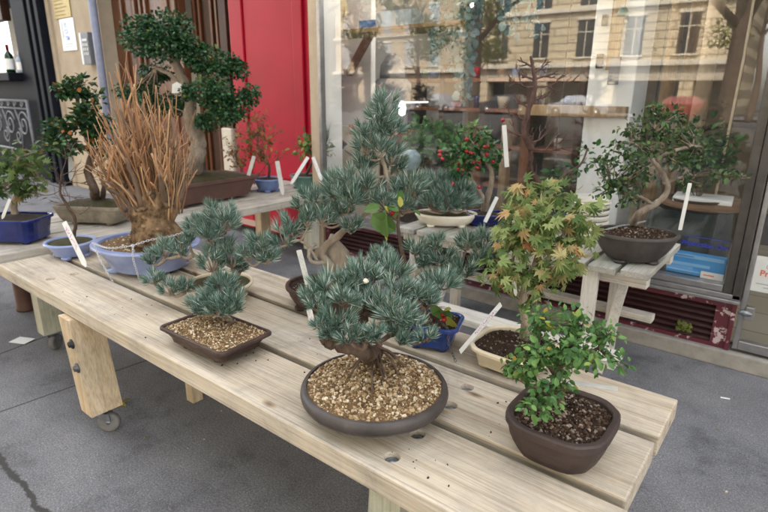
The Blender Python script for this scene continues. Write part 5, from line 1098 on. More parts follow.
t = pine('bonsai_pine', c0, 'spreading low pine with bare claw roots in the big round grit filled pot', 
    [(-0.8047,0.9808,0.625), (-0.7741,0.905,0.7042), (-0.793,0.8901,0.7385), (-0.7778,0.9021,0.7857), (-0.7618,0.9274,0.828), (-0.7633,0.9517,0.8588)], .022, .008,
    [(-0.8436,0.8628,0.8548,0.0563,0.02721), (-0.8628,0.8222,0.8443,0.02663,0.01915), (-0.8254,0.9027,0.8656,0.03186,0.02156), (-0.8233,0.9553,0.8804,0.04204,0.02409), (-0.7775,1.017,0.8693,0.04974,0.02675), (-0.8303,1.026,0.8852,0.03408,0.02101), (-0.7881,0.8302,0.8092,0.04134,0.02809), (-0.8027,0.7932,0.8052,0.0234,0.01845), (-0.74,0.8173,0.7857,0.0316,0.02181), (-0.7749,0.7897,0.7853,0.0296,0.01825), (-0.7245,0.9187,0.8351,0.04623,0.03229), (-0.6712,0.9098,0.8223,0.03863,0.0314), (-0.6436,0.9189,0.7976,0.04283,0.02593), (-0.6667,0.8751,0.794,0.03154,0.01999), (-0.6913,0.9959,0.843,0.04086,0.02342), (-0.6664,1.067,0.8495,0.04669,0.02408), (-0.6777,1.019,0.8215,0.03217,0.01984), (-0.682,0.8376,0.8005,0.02488,0.01789), (-0.7712,0.8946,0.8356,0.03324,0.02294), (-0.6991,0.8241,0.7811,0.0228,0.01447), (-0.7752,0.8404,0.8509,0.03211,0.02035), (-0.8163,0.7952,0.8349,0.0277,0.02027), (-0.6372,0.873,0.782,0.02915,0.01622), (-0.609,0.9207,0.7851,0.02537,0.01647), (-0.7174,0.9625,0.859,0.03592,0.02316), (-0.7822,0.9368,0.8637,0.03187,0.02348)], None, 'bark_brown', L=.052, w=.0016, depth=.02, dens=.85, per=58)
m = MB(); b0 = V((-0.7992,0.9823,0.632))
for k, (px, py) in enumerate(((352,371), (360,366), (381,393), (371,392), (395,377), (402,372), (392,362), (384,384), (350,378))):
    e = ((-0.8125,0.9035,0.629), (-0.8174,0.9397,0.629), (-0.6973,0.8914,0.627), (-0.7105,0.8591,0.629), (-0.7102,0.9554,0.629), (-0.7147,0.9906,0.629), (-0.7632,1.012,0.629), (-0.7123,0.9103,0.629), (-0.7932,0.8745,0.629))[k]
    s = b0+V((0, 0, .035))+rnd_dir()*.008; e = V(e); m.tube(curve([s, s.lerp(e, .5)+V((0, 0, .014))+rnd_dir()*.006, e+V((0, 0, .012)), e.lerp(s, -.2)], 5), [.005, .0044, .004, .0037, .0035, .0033, .0031, .003, .0028, .0026, .0025, .0024, .0023, .0022, .002, .0018], 7)
m.build('root', 'bark_brown', t)
m = MB(); q = V((-0.7819,0.8224,0.7564)); limb(m, [q+ER*-.035, q+ER*.0+V((0, 0, -.01)), V((-0.7574,0.8927,0.7064)), b0+V((0, 0, .02))], .014, .019, 6, 9, jit=.004, rough=.2); m.build('low_branch', 'bark_brown', t)
m = MB(); pebble(m, V((-0.725,0.8546,0.904)), .007); o = m.build('stone', 'white_stone', t)
po = pot(t, c0, 'round', .362, .362,   .076, 'pot_grey', flare=.68, lip=.007, lipt=.034, wall=.014, round_lip=True, foot_h=.014, grit='grit_tan', ngrit=7000, gsize=(.0016, .0058), soil_drop=.004, dome=.024, feet=False, n=56)
m = MB(); m.lathe(c0, [(.112, 0), (.118, .003), (.117, .015)], 40); m.build('foot', 'pot_grey', po)

# a second, smaller pine hidden behind it
c0 = (-1.004,1.35,0.56); c0 = (c0[0], c0[1], ZB)
t = pine('bonsai_pine', c0, 'loose pine of small separate tufts behind the big round grit filled pot',
    [(-1.003,1.349,0.575), (-0.8871,1.211,0.7236), (-0.865,1.228,0.7866), (-0.8289,1.257,0.8118), (-0.7876,1.289,0.8123), (-0.7517,1.318,0.8312)], .011, .005,
    [(-0.8598,1.232,0.8661,0.03759,0.02602), (-0.8237,1.286,0.8852,0.02917,0.02333), (-0.7549,1.341,0.8831,0.03793,0.02918), (-0.7847,1.266,0.8429,0.03729,0.02868), (-0.7218,1.29,0.8199,0.04552,0.0313), (-0.9176,1.161,0.865,0.02285,0.02285), (-0.7047,1.38,0.8868,0.04082,0.03207), (-0.7472,1.258,0.8049,0.03403,0.02552), (-0.7158,1.346,0.8438,0.03484,0.02903), (-0.8362,1.251,0.83,0.0262,0.02329), (-0.6735,1.38,0.8625,0.02315,0.02315)],
    [(-0.8875,1.21,0.7489), None, None, None, None, (-0.8902,1.208,0.7738)], L=.045, depth=.02, dens=1.0)
pot(t, c0, 'rect', .13, .10, .045, 'pot_brown', rot=.3, soil='soil_dark', cut=.12)

# ------------------------------------------------------------------ broad-leaved trees on the long bench
def drooping(mb, p, d, up, L, tint=None): mapleleaf(mb, p, V(d)+V((0, 0, -.55)), V((-.3, -.5, .9))+rnd_dir()*.45, L, tint)
def leafy(name, loc, label, trunks, pads, n, L, mat, barkm, fn=leaf, ntw=7, twr=.0014, depth=.03, upbias=.8, shell=.5, tintf=None, **kw):
    t = thing(name, loc, label, 'bonsai'); tr = MB(); cs = []
    for pts, r0, r1 in trunks: cs += limb(tr, pts, r0, r1, 6, 9, jit=r0*.10, rough=.08)
    pads = jit_pads(pads, depth); lv = MB(); tw = MB(); A = [p[3]*p[4] for p in pads]; S = sum(A)
    for p, a in zip(pads, A):
        c = V(p[:3]); src = min(cs, key=lambda q: (q-c).length+max(0, q.z-c.z)*.5)
        leaf_pad(lv, tw, p, int(n*a/S)+2, L, fn, anchor=src, ntw=ntw, twr=twr, upbias=upbias, shell=shell, tintf=tintf, **kw)
    tr.add(tw.v, tw.f, 0., True); tr.build('trunk', barkm, t); lv.build('foliage', mat, t, recalc=False); return t
# maple
c0 = (-0.6044,1.34,0.6); c0 = (c0[0]+.02, c0[1]+.01, ZB)
KM = 1.40
t = leafy('bonsai_maple', c0, 'maple with yellow green and orange autumn leaves in a cream pot', 
    [([(-0.5817,1.415,0.592), (-0.5535,1.347,0.6877), (-0.5644,1.338,0.7537), (-0.554,1.347,0.8242), (-0.538,1.359,0.8985), (-0.552,1.348,0.9757)], .016, .006), ([(-0.5615,1.341,0.7419), (-0.592,1.317,0.8121), (-0.5926,1.316,0.8922), (-0.5842,1.323,0.9589)], .007, .003), ([(-0.5488,1.351,0.8416), (-0.5042,1.386,0.8989), (-0.4886,1.398,0.9656)], .007, .003)],
    [(-0.5566,1.37,1.042,0.09029,0.0478), (-0.5868,1.295,1.007,0.05207,0.04686), (-0.4867,1.425,1.005,0.05886,0.04816), (-0.5104,1.305,0.9899,0.09658,0.05083), (-0.4602,1.421,0.9274,0.04826,0.05363), (-0.5564,1.268,0.9312,0.0669,0.04631), (-0.4829,1.301,0.9165,0.06618,0.04582), (-0.5935,1.239,0.8713,0.04168,0.04168), (-0.4641,1.367,0.85,0.06365,0.03713), (-0.5145,1.25,0.8582,0.04574,0.03558), (-0.585,1.22,0.8121,0.03642,0.02341), (-0.4771,1.254,0.8119,0.05567,0.02783), (-0.6156,1.298,0.9585,0.03731,0.03731)], 560, .047, 'maple', 'bark_light', drooping, ntw=5, twr=.0013, depth=.05, upbias=1.1, shell=.6)
pot(t, c0, 'oct', .235, .225, .068, 'pot_cream', rot=-.02, flare=.82, lip=.008, lipt=.012, wall=.012, cut=.22, foot_h=.008, soil='soil_dark', soil_drop=.013, grit='grit_dark', ngrit=420, gsize=(.002, .005))
# small-leaved elm, front right
c0 = (-0.3274,1.04,0.64); c0 = (c0[0], c0[1]+.006, ZB)
KE = 1.04
def elm_tint(): 
    r = R.random(); return r*.84 if r < .93 else R.uniform(.86, 1.)
t = leafy('bonsai_elm', c0, 'bushy small leaved elm in a chocolate brown cut corner pot, front right',
    [([(-0.343,1.067,0.645), (-0.3501,1.049,0.6955), (-0.3476,1.051,0.7486), (-0.3314,1.064,0.7935), (-0.3187,1.074,0.8373)], .013, .005), ([(-0.3483,1.05,0.715), (-0.3738,1.03,0.7624), (-0.3856,1.021,0.8089)], .007, .003), ([(-0.3472,1.051,0.7438), (-0.3091,1.081,0.768), (-0.2786,1.105,0.7965)], .006, .003), ([(-0.343,1.067,0.645), (-0.3475,0.9999,0.6902), (-0.3683,0.9835,0.7042)], .007, .003)],
    [(-0.3391,1.07,0.8418,0.05899,0.03792), (-0.2897,1.109,0.8102,0.0446,0.04035), (-0.3787,1.026,0.8274,0.04822,0.03984), (-0.3357,1.009,0.788,0.05731,0.04094), (-0.3884,0.9676,0.7598,0.03712,0.04124), (-0.2949,1.08,0.7593,0.04231,0.02962), (-0.3479,0.9486,0.7371,0.03806,0.03405), (-0.3127,0.9892,0.7409,0.03028,0.02221), (-0.3655,0.9347,0.7187,0.02617,0.02416), (-0.3028,1.022,0.818,0.05637,0.03624), (-0.2599,1.107,0.7738,0.02318,0.02318), (-0.3991,0.9464,0.7421,0.01848,0.02464), (-0.3771,0.9765,0.8054,0.03668,0.0326)], 1350, .0165, 'elm', 'bark_brown', ntw=9, twr=.0011, depth=.06, upbias=.9, shell=.75, tintf=elm_tint, wide=1.0)
pot(t, c0, 'oct', .216, .232, .098, 'pot_oct', rot=.02, flare=.76, bulge=.035, lip=.004, lipt=.020, wall=.015, cut=.22, foot_h=.006, feet=False, grit='grit_dark', ngrit=1500, gsize=(.0025, .0055), soil_drop=.012, dome=.008)
# crab-apple in the blue pot
c0 = (-0.8404,1.308,0.61); c0 = (c0[0], c0[1], ZB)
t = leafy('bonsai_crabapple', c0, 'thin crab apple with few big leaves and red berries in a royal blue pot',
    [([(-0.8643,1.333,0.605), (-0.8847,1.302,0.6973), (-0.9178,1.276,0.7819), (-0.9333,1.263,0.8611), (-0.9414,1.257,0.9322), (-0.933,1.264,0.9987)], .009, .004), ([(-0.9391,1.259,0.9322), (-0.9589,1.231,0.9584), (-0.9758,1.204,0.9722)], .003, .002), ([(-0.9324,1.264,0.9566), (-0.8804,1.293,0.9684), (-0.8332,1.317,0.9621)], .004, .002)],
    [(-0.9266,1.256,0.9648,0.04123,0.0265), (-0.79,1.287,0.6737,0.02695,0.02396)], 10, .04, 'quince', 'bark_brown', ntw=3)
m = MB()
for p, d, L, tt in (((-0.9863,1.19,0.9612), (.75, .4, -.65), .085, .45), ((-0.9535,1.209,0.9746), (.12, -.2, -1), .082, .5), ((-0.9477,1.227,0.9185), (-.35, 0, -.8), .05, .98), ((-0.8166,1.267,0.6991), (.55, .3, -.75), .062, .5), ((-0.7802,1.295,0.6609), (.5, .2, -.8), .05, .85), ((-0.9775,1.216,0.9762), (-.8, -.4, -.1), .05, .4)):
    m = MB(); leaf(m, V(p), d, (-.4, -.8, .5), L, shape=ROUNDL, wide=.8, tint=tt); m.build('leaf', 'quince', t, recalc=False)
for p in ((-0.8711,1.287,0.8143), (-0.8612,1.295,0.7954), (-0.8753,1.284,0.7889), (-0.7897,1.288,0.664), (-0.7806,1.295,0.6738), (-0.7868,1.29,0.6478), (-0.9496,1.238,0.9615)): m = MB(); m.lathe(V(p), [(.001, -.008), (.006, -.005), (.0082, 0), (.006, .005), (.001, .008)], 10); m.build('berry', 'berry', t)
pot(t, c0, 'rect', .185, .15, .088, 'pot_royal', rot=.35, flare=.76, lip=.008, lipt=.012, wall=.011, cut=.2, soil='soil_dark', grit='grit_dark', ngrit=300, gsize=(.002, .005))

# ------------------------------------------------------------------ left end of the long bench
c0 = (-2.219,1.13,0.665); c0 = (c0[0]-.01, c0[1]+.01, ZB)
KP = 2.20
t = thing('bonsai_stump', c0, 'knobbly stump sprouting a fan of bare orange twigs in a wide periwinkle pot', 'bonsai')
m = MB(); S = V((-2.118,1.13,0.7138)); secs = []
zs = [(-.02, 1.12), (.02, 1.05), (.06, .92), (.10, .90), (.14, 1.0), (.18, .92), (.22, .6), (.24, .25)]
for f, (dz, k) in enumerate(zs):
    secs.append([S+V((0, 0, dz))+(ER*math.cos(a)*.093+EF*math.sin(a)*.078)*k*(1+.30*noise.noise(V((math.cos(a)*2.2, math.sin(a)*2.2, f*.8)))+.12*noise.noise(V((math.cos(a)*7, math.sin(a)*7, f*1.7)))) for a in [2*PI*i/40 for i in range(40)]])
m.loft(secs, True, True, True)
for i in range(60):
    a = R.uniform(0, 2*PI); z = R.uniform(.0, .2); pebble(m, S+V((0, 0, z))+(ER*math.cos(a)*.085+EF*math.sin(a)*.07), R.uniform(.008, .02))
m.build('trunk', 'bark_stump', t)
m = MB(); top = S+V((0, 0, .13)); px = KP/530.
for i in range(180):
    u = R.uniform(-1, 1); v = R.uniform(-1, 1); thick = R.random() < .16
    b = top+ER*u*.098+EF*v*.07+V((0, 0, R.uniform(-.05, .06)))
    hgt = (168-62*u*u-20*(u < -.3))*px*R.uniform(.5 if not thick else .4, 1.04)*(1-.25*abs(v))
    if thick: hgt *= .8
    e = top+ER*((u*.66-.12)*.38+R.uniform(-.04, .04))*(.4+.6*hgt/(168*px))+EF*(v*.16+R.uniform(-.04, .04))+V((0, 0, max(.06, hgt-.10)))
    r = R.uniform(.008, .013) if thick else R.uniform(.0020, .0040)
    mid = b.lerp(e, .45)+V((R.uniform(-.02, .02), R.uniform(-.02, .02), .02)); cc = curve([b, mid, e], 4)
    tt = R.uniform(0, .3) if thick else R.uniform(.25, 1.)
    m.tube([q+rnd_dir()*r*.35 for q in cc], [r*(1.35-.8*k/(len(cc)-1))*R.uniform(.85, 1.15) for k in range(len(cc))], 6, tint=tt)
    for _ in range(R.choice((1, 1, 2, 3))):
        q = cc[R.randrange(3, 8)]; f = q+V((R.uniform(-.06, .06), R.uniform(-.06, .06), R.uniform(.05, .15))); m.tube([q, q.lerp(f, .5)+rnd_dir()*.006, f], [r*.5, r*.45, r*.35], 5, tint=R.uniform(.5, 1))
o = m.build('twigs', 'bark_twig', t); o.name = 'twig_fan'
pot(t, c0, 'round', .475, .40, .125, 'pot_peri', rot=.35, flare=.70, lip=.020, lipt=.012, wall=.03, foot_h=.012, soil='soil_moss', soil_drop=.015, grit='grit_tan', ngrit=300, gsize=(.003, .007), dome=.03, n=56)
chain('steel_chain', [(-2.246,0.9274,0.7029), (-2.096,0.9181,0.7115), (-2.008,0.9624,0.7262), (-1.974,1.027,0.7427), (-1.925,1.092,0.7544), (-1.913,1.165,0.7667)], .013, 'chain', 'bright steel chain lying across the rim of the periwinkle pot')
chain('steel_chain', [(-2.232,0.9252,0.7016), (-2.191,0.9196,0.6558), (-2.152,0.9252,0.5991), (-2.148,0.9411,0.553)], .013, 'chain', 'bright steel chain hanging off the left side of the periwinkle pot')
chain('steel_chain', [(-1.989,0.9647,0.7292), (-1.974,0.9513,0.6872), (-1.967,0.9565,0.6309), (-1.972,0.9655,0.5866)], .013, 'chain', 'bright steel chain hanging down the front of the periwinkle pot')
chain('dark_chain', [(-0.7937,1.285,0.6412), (-0.7607,1.272,0.6289), (-0.7465,1.258,0.5931), (-0.7114,1.243,0.552)], .012, 'chain_dark', 'thin dark chain hanging from the royal blue pot')
def twiggy(name, loc, label, base, top, n, spread, r0, barkm, leaves=None, cat='bonsai', twr=.0024):
    """bare, much forked little tree"""
    t = thing(name, loc, label, cat); m = MB(); b, e = V(base), V(top); H = (e-b).length
    def grow(p, d, L, r, k):
        q = p+d*L; mid = p.lerp(q, .5)+rnd_dir()*L*.10; cc = curve([p, mid, q], 3); m.tube(cc, [r*(1-.35*i/(len(cc)-1)) for i in range(len(cc))], 6)
        if k == 0: ends.append(q); return
        for _ in range(R.choice((2, 2, 3))):
            dd = (d+rnd_dir()*spread+V((0, 0, .12))).normalized(); grow(cc[R.randrange(2, len(cc))], dd, L*R.uniform(.55, .85), max(r*.6, .0012), k-1)
    ends = []; c = limb(m, [b, b.lerp(e, .35)+ER*H*.08, b.lerp(e, .7)-ER*H*.05, e], r0, r0*.45, 6, 8, jit=r0*.2)
    for i in range(n):
        q = c[R.randrange(len(c)//3, len(c))]; grow(q, (rnd_dir()*.9+V((0, 0, .45))).normalized(), H*R.uniform(.16, .30), twr, 2)
    m.build('trunk', barkm, t)
    if leaves:
        mt, cnt, L, fn, pr = leaves; lv = MB()
        for i in range(cnt):
            q = R.choice(ends); fn(lv, q+rnd_dir()*L*.7, rnd_dir()+V((0, 0, -.2)), V((0, 0, 1))+rnd_dir()*.6, L*R.uniform(.6, 1.15))
        lv.build('foliage', mt, t, recalc=False)
    return t
c0 = (-2.675,1.005,0.6); c0 = (c0[0], c0[1], ZB)
t = twiggy('bonsai_twigs', c0, 'spindly bare tree in a small periwinkle blue pot at the bench left end', (-2.669,1.009,0.61), (-2.537,0.9651,0.9604), 11, .75, .009, 'bark_brown', twr=.0018)
pot(t, c0, 'round', .225, .225, .078, 'pot_peri', flare=.66, lip=.012, lipt=.009, wall=.015, soil='soil_moss', foot_h=.012, soil_drop=.008)

# ------------------------------------------------------------------ the side bench
c0 = (-3.162,0.9539,0.635); c0 = (c0[0]-.02, c0[1], ZB)
KB = 2.80
t = leafy('bonsai_maple', c0, 'green leaved maple with a few brown tips in a cobalt blue pot, far left',
    [([(-3.243,0.9712,0.63), (-3.27,0.985,0.7154), (-3.24,1.009,0.8061), (-3.243,1.007,0.8998), (-3.207,1.035,0.9771)], .019, .007), ([(-3.25,1.001,0.7954), (-3.181,1.055,0.8747), (-3.133,1.093,0.9269)], .008, .004), ([(-3.251,0.9996,0.7848), (-3.299,0.9616,0.8472), (-3.342,0.928,0.8882)], .008, .004)],
    [(-3.216,1.028,0.9719,0.1233,0.05653), (-3.298,0.9627,0.9094,0.1138,0.06725), (-3.102,1.054,0.9282,0.09134,0.06089), (-3.144,0.9573,0.8538,0.1106,0.05025), (-3.042,1.037,0.845,0.0503,0.04024), (-3.221,0.8961,0.8123,0.08076,0.05048), (-3.113,0.9815,0.7933,0.07081,0.04046)], 330, .06, 'maple_green', 'bark_light', mapleleaf, ntw=5, twr=.002, depth=.05, upbias=1.2)
pot(t, c0, 'rect', .32, .24, .13, 'pot_blue', rot=.62, flare=.86, lip=.012, lipt=.014, wall=.016, cut=.3, foot_h=.014, soil='soil_dark', soil_drop=.012)
c0 = (-3.289,1.417,0.635); c0 = (c0[0], c0[1], ZB)
KS = 3.08
t = leafy('bonsai_evergreen', c0, 'layered broadleaf evergreen in a rough grey stone trough, behind the spindly tree',
    [([(-3.363,1.44,0.64), (-3.221,1.381,0.761), (-3.237,1.368,0.8526), (-3.206,1.392,0.9655), (-3.227,1.376,1.086), (-3.239,1.366,1.205), (-3.229,1.374,1.289)], .028, .008), ([(-3.225,1.377,0.8754), (-3.158,1.43,0.9214), (-3.116,1.463,0.9778)], .012, .005), ([(-3.222,1.379,0.9764), (-3.314,1.307,1.02), (-3.372,1.261,1.052)], .012, .005), ([(-3.341,1.459,0.64), (-3.174,1.417,0.7732), (-3.192,1.403,0.8532)], .016, .009)],
    [(-3.24,1.391,1.331,0.1041,0.04931), (-3.239,1.328,1.299,0.05948,0.04326), (-3.166,1.385,1.264,0.0814,0.04884), (-3.149,1.399,1.196,0.07648,0.04917), (-3.151,1.333,1.165,0.09703,0.04312), (-3.298,1.281,1.098,0.1103,0.04964), (-3.143,1.34,1.092,0.1086,0.0543), (-3.156,1.457,1.119,0.0783,0.05593), (-3.295,1.22,1.037,0.07097,0.04367), (-3.204,1.292,1.016,0.1094,0.04923), (-3.136,1.409,1.002,0.08906,0.0501)], 1500, .032, 'yew', 'bark_brown', ntw=5, twr=.003, depth=.09, upbias=1., wide=1.2)
pot(t, c0, 'rect', .42, .25, .115, 'pot_stone', rot=.55, flare=.84, lip=.004, lipt=.02, wall=.022, cut=.12, foot_h=.016, soil='soil_moss', soil_drop=.006, dome=.03)
c0 = (-3.225,2.246,0.7); c0 = (-3.42, 2.17, ZB)
KG = 3.72
t = leafy('bonsai_evergreen', c0, 'largest bonsai, a cloud pruned evergreen with thick trunk in a long red brown pot',
    [([(-3.509,2.177,0.7), (-3.319,2.119,0.8625), (-3.3,2.134,0.9833), (-3.331,2.109,1.127), (-3.322,2.116,1.256), (-3.354,2.091,1.381), (-3.385,2.067,1.504), (-3.409,2.047,1.576)], .064, .018), ([(-3.319,2.119,1.294), (-3.251,2.173,1.382), (-3.184,2.225,1.457)], .03, .014), ([(-3.311,2.125,1.114), (-3.234,2.186,1.167), (-3.158,2.246,1.219)], .026, .012), ([(-3.529,2.158,0.7), (-3.423,2.037,0.7658), (-3.464,2.004,0.7927)], .04, .03), ([(-3.319,2.119,1.294), (-3.404,2.051,1.393), (-3.482,1.99,1.441)], .02, .008)],
    [(-3.509,1.943,1.663,0.14,0.09548), (-3.382,2.044,1.688,0.1651,0.09528), (-3.384,1.978,1.583,0.2149,0.09479), (-3.31,2.1,1.576,0.109,0.08335), (-3.21,2.179,1.493,0.1227,0.09684), (-3.106,2.261,1.457,0.1036,0.08418), (-3.036,2.317,1.434,0.05839,0.05839), (-3.109,2.157,1.295,0.1541,0.0963), (-3.036,2.266,1.209,0.1111,0.08498), (-2.993,2.351,1.279,0.07228,0.07228), (-3.151,2.124,1.108,0.09781,0.05868), (-3.044,2.183,1.173,0.1097,0.0774), (-3.172,2.018,1.294,0.05037,0.05037), (-3.617,2.049,1.421,0.1149,0.06761), (-3.711,2.038,1.251,0.08328,0.09716), (-3.584,2.138,1.206,0.1254,0.08357), (-3.833,1.942,1.289,0.06228,0.0692)], 15000, .021, 'ever', 'bark_pine', leaf, ntw=4, twr=.004, depth=.05, upbias=.7, shell=.30, wide=1.4)
pot(t, c0, 'rect', .80, .42, .165, 'pot_red', rot=math.radians(92), flare=.84, lip=.018, lipt=.022, wall=.03, cut=.06, foot_h=.02, soil='soil_moss', soil_drop=.012, dome=.05)
c0 = (-3.358,2.762,0.61); c0 = (c0[0], c0[1], ZB)
KD = 4.15
t = twiggy('bonsai_shrub', c0, 'reddish autumn shrub in a small dusty blue bowl on the side bench', (-3.386,2.787,0.62), (-3.324,2.663,0.988), 22, .7, .012, 'bark_brown', ('dry', 260, .042, leaf, 0))
pot(t, c0, 'round', .235, .235, .105, 'pot_steel', flare=.66, lip=.008, lipt=.012, wall=.016, foot_h=.014, soil='soil_dark')
c0 = (-3.52, 2.62, ZB)
t = twiggy('bonsai_shrub', c0, 'half hidden bare shrub in a little black pot left of the dusty blue bowl', (-3.52, 2.62, ZB+.08), (-3.54, 2.62, ZB+.32), 14, .8, .010, 'bark_brown', ('dry', 90, .04, leaf, 0))
pot(t, c0, 'round', .19, .19, .085, 'black', flare=.7, lip=.006, lipt=.010, wall=.014, soil='soil_dark')
c0 = (-3.241,3.13,0.62); c0 = (max(c0[0], -3.5), min(c0[1], 3.06), ZB)
KQ = 4.35
t = leafy('bonsai_shrub', c0, 'yellow green shrub in a celadon green bowl by the window jamb',
    [([(c0[0], c0[1], ZB+.10), (-3.147,3.057,0.7975), (-3.177,3.034,0.8758)], .013, .006), ([(-3.148,3.057,0.7817), (-3.09,3.103,0.8612)], .007, .004)],
    [(-3.208,3.009,0.8754,0.1032,0.06351), (-3.114,3.083,0.8922,0.09516,0.06344), (-3.163,3.045,0.9383,0.1028,0.05534), (-3.065,3.122,0.8615,0.06357,0.05562)], 150, .05, 'quince', 'bark_brown', ntw=5, twr=.003)
m = MB()
for i in range(4): needles(m, V((-3.048,3.072,0.8663))+rnd_dir()*.03, (R.uniform(-.3, .3), R.uniform(-.3, .3), 1), 40, .14, .004, .55)
m.build('needle_tuft', 'needle', t, recalc=False)
pot(t, c0, 'round', .27, .25, .11, 'pot_green', flare=.74, lip=.006, lipt=.010, wall=.018, foot_h=.012, soil='soil_dark')

# ------------------------------------------------------------------ the slatted table
c0 = (-1.551,2.514,0.655); c0 = (c0[0], c0[1], ZS)
KC = 2.86
t = pine('bonsai_pine', c0, 'dense low pine in a shallow ivory dish on the slatted table',
    [(-1.577,2.492,0.655), (-1.556,2.416,0.7257), (-1.524,2.441,0.7751), (-1.542,2.427,0.8286)], .022, .010,
    [(-1.466,2.41,0.7652,0.1155,0.0735), (-1.41,2.48,0.7622,0.06345,0.06345), (-1.54,2.352,0.7483,0.06837,0.05259), (-1.577,2.45,0.8327,0.09165,0.05391), (-1.608,2.374,0.8063,0.06401,0.04801), (-1.513,2.501,0.8118,0.07023,0.04862), (-1.449,2.5,0.8084,0.05333,0.05333)], None, L=.07, w=.0024, dens=1.5, per=70, depth=.03)
pot(t, c0, 'round', .345, .23, .070, 'pot_white', rot=.6, flare=.80, lip=-.004, lipt=.010, wall=.014, foot_h=.010, soil='soil_moss', soil_drop=.010)
c0 = (-0.5587,2.484,0.728); c0 = (c0[0], c0[1]+.0, ZS)
KH = 2.28
t = leafy('bonsai_hawthorn', c0, 'spreading small leaved tree with a curved trunk in an oval grey brown pot',
    [([(-0.6012,2.586,0.72), (-0.5573,2.465,0.8116), (-0.5053,2.507,0.856), (-0.4693,2.535,0.9168), (-0.4988,2.512,0.9927), (-0.5462,2.474,1.059), (-0.5475,2.473,1.124), (-0.5305,2.487,1.197)], .016, .006), ([(-0.5417,2.478,1.075), (-0.5976,2.434,1.107), (-0.6504,2.392,1.115)], .010, .005), ([(-0.5246,2.491,1.042), (-0.4645,2.539,1.084), (-0.4016,2.588,1.102)], .010, .005), ([(-0.5153,2.499,0.8558), (-0.5882,2.441,0.9067), (-0.6575,2.386,0.9315)], .009, .004), ([(-0.4858,2.522,0.9422), (-0.4108,2.581,0.977), (-0.3316,2.644,0.978)], .008, .004)],
    [(-0.561,2.463,1.236,0.07745,0.04484), (-0.4984,2.538,1.212,0.05362,0.04124), (-0.5842,2.406,1.174,0.06896,0.04056), (-0.505,2.469,1.151,0.06917,0.04069), (-0.6337,2.367,1.101,0.086,0.04095), (-0.6767,2.295,1.047,0.05699,0.03257), (-0.5812,2.345,1.043,0.07268,0.03634), (-0.4315,2.59,1.149,0.06654,0.0499), (-0.3801,2.567,1.08,0.0616,0.04517), (-0.4167,2.475,1.045,0.06055,0.04037), (-0.3298,2.543,1.013,0.0527,0.03243), (-0.2639,2.595,0.9981,0.04062,0.01625), (-0.6274,2.308,0.9691,0.06931,0.04077), (-0.6364,2.237,0.9281,0.05214,0.0361), (-0.5654,2.293,0.9128,0.05224,0.03215), (-0.5494,2.37,0.9864,0.05288,0.03254), (-0.3685,2.513,0.9478,0.05315,0.03271), (-0.5308,2.384,1.099,0.0521,0.03206)], 1350, .024, 'thorn', 'bark_pine', leaf, ntw=9, twr=.0022, depth=.08, upbias=.8, shell=.5, tintf=lambda: R.random()**1.3*.9)
pot(t, c0, 'round', .36, .27, .130, 'pot_grey', rot=.55, flare=.62, bulge=.03, lip=.006, lipt=.014, wall=.016, foot_h=.010, soil='soil_dark', grit='grit_dark', ngrit=700, gsize=(.003, .007), soil_drop=.012, dome=.02)
chain('white_cord', [(-0.6964,2.403,0.73), (-0.654,2.399,0.742), (-0.6303,2.493,0.742), (-0.5976,2.56,0.744), (-0.5705,2.697,0.738)], .012, 'chain', 'pale cord looped across the rim of the oval grey brown pot', 'cord')
c0 = (-1.382,2.661,0.655); c0 = (c0[0], c0[1], ZS)
KL = 2.95
t = leafy('bonsai_holly', c0, 'holly with red berries on forked pale trunks beside the ivory dish',
    [([(-1.418,2.704,0.66), (-1.381,2.668,0.761), (-1.37,2.677,0.8715), (-1.4,2.654,0.9577), (-1.437,2.625,1.021)], .020, .008), ([(-1.418,2.704,0.66), (-1.407,2.648,0.7607), (-1.454,2.611,0.8485), (-1.485,2.587,0.9566)], .016, .006)],
    [(-1.479,2.591,1.021,0.1076,0.06993), (-1.394,2.658,1.011,0.09692,0.06461), (-1.483,2.524,0.9304,0.06941,0.06941), (-1.464,2.641,1.103,0.08621,0.05388), (-1.529,2.552,1.009,0.07001,0.06462), (-1.353,2.691,0.9583,0.05413,0.04871), (-1.417,2.577,0.9419,0.07466,0.048), (-1.472,2.533,0.8557,0.04841,0.04303)], 480, .036, 'holly', 'bark_light', leaf, ntw=5, twr=.002, depth=.06)
for i in range(26):
    m = MB(); q = V((-1.46,2.542,0.973))+ER*R.gauss(0, .075)+EF*R.uniform(-.12, .05)+V((0, 0, R.gauss(0, .075))); m.lathe(q, [(.001, -.011), (.009, -.006), (.0115, 0), (.009, .006), (.001, .011)], 9); m.build('berry', 'berry', t)
pot(t, c0, 'rect', .22, .16, .07, 'pot_blue', rot=.6, flare=.85, lip=.008, lipt=.012, wall=.014, cut=.2, soil='soil_dark')
c0 = (-1.111,2.832,0.66); c0 = (c0[0], min(c0[1], 2.8), ZS)
KX = 2.72
t = twiggy('bonsai_bare_tree', c0, 'leafless dark red tree with a crooked trunk standing tall behind the maple', (c0[0], c0[1], ZS+.06), (-1.114,2.586,1.036), 4, .7, .021, 'bark_red', twr=.0016)
m = MB()
def fork(p, d, L, r, k):
    q = V(p)+d*L; mid = V(p).lerp(q, .5)+rnd_dir()*L*.12; cc = curve([p, mid, q], 4); m.tube(cc, [r*(1-.4*i/(len(cc)-1)) for i in range(len(cc))], 6)
    if k:
        for _ in range(3): fork(cc[R.randrange(3, len(cc))], (d+rnd_dir()*.75+V((0, 0, .15))).normalized(), L*R.uniform(.5, .8), r*.62, k-1)
A = [V(q) for q in ((-1.114,2.586,1.036), (-1.152,2.557,1.132), (-1.142,2.564,1.218), (-1.123,2.58,1.32), (-1.136,2.569,1.411), (-1.148,2.559,1.474))]
ac = limb(m, A, .018, .007, 6, 8, jit=.002)
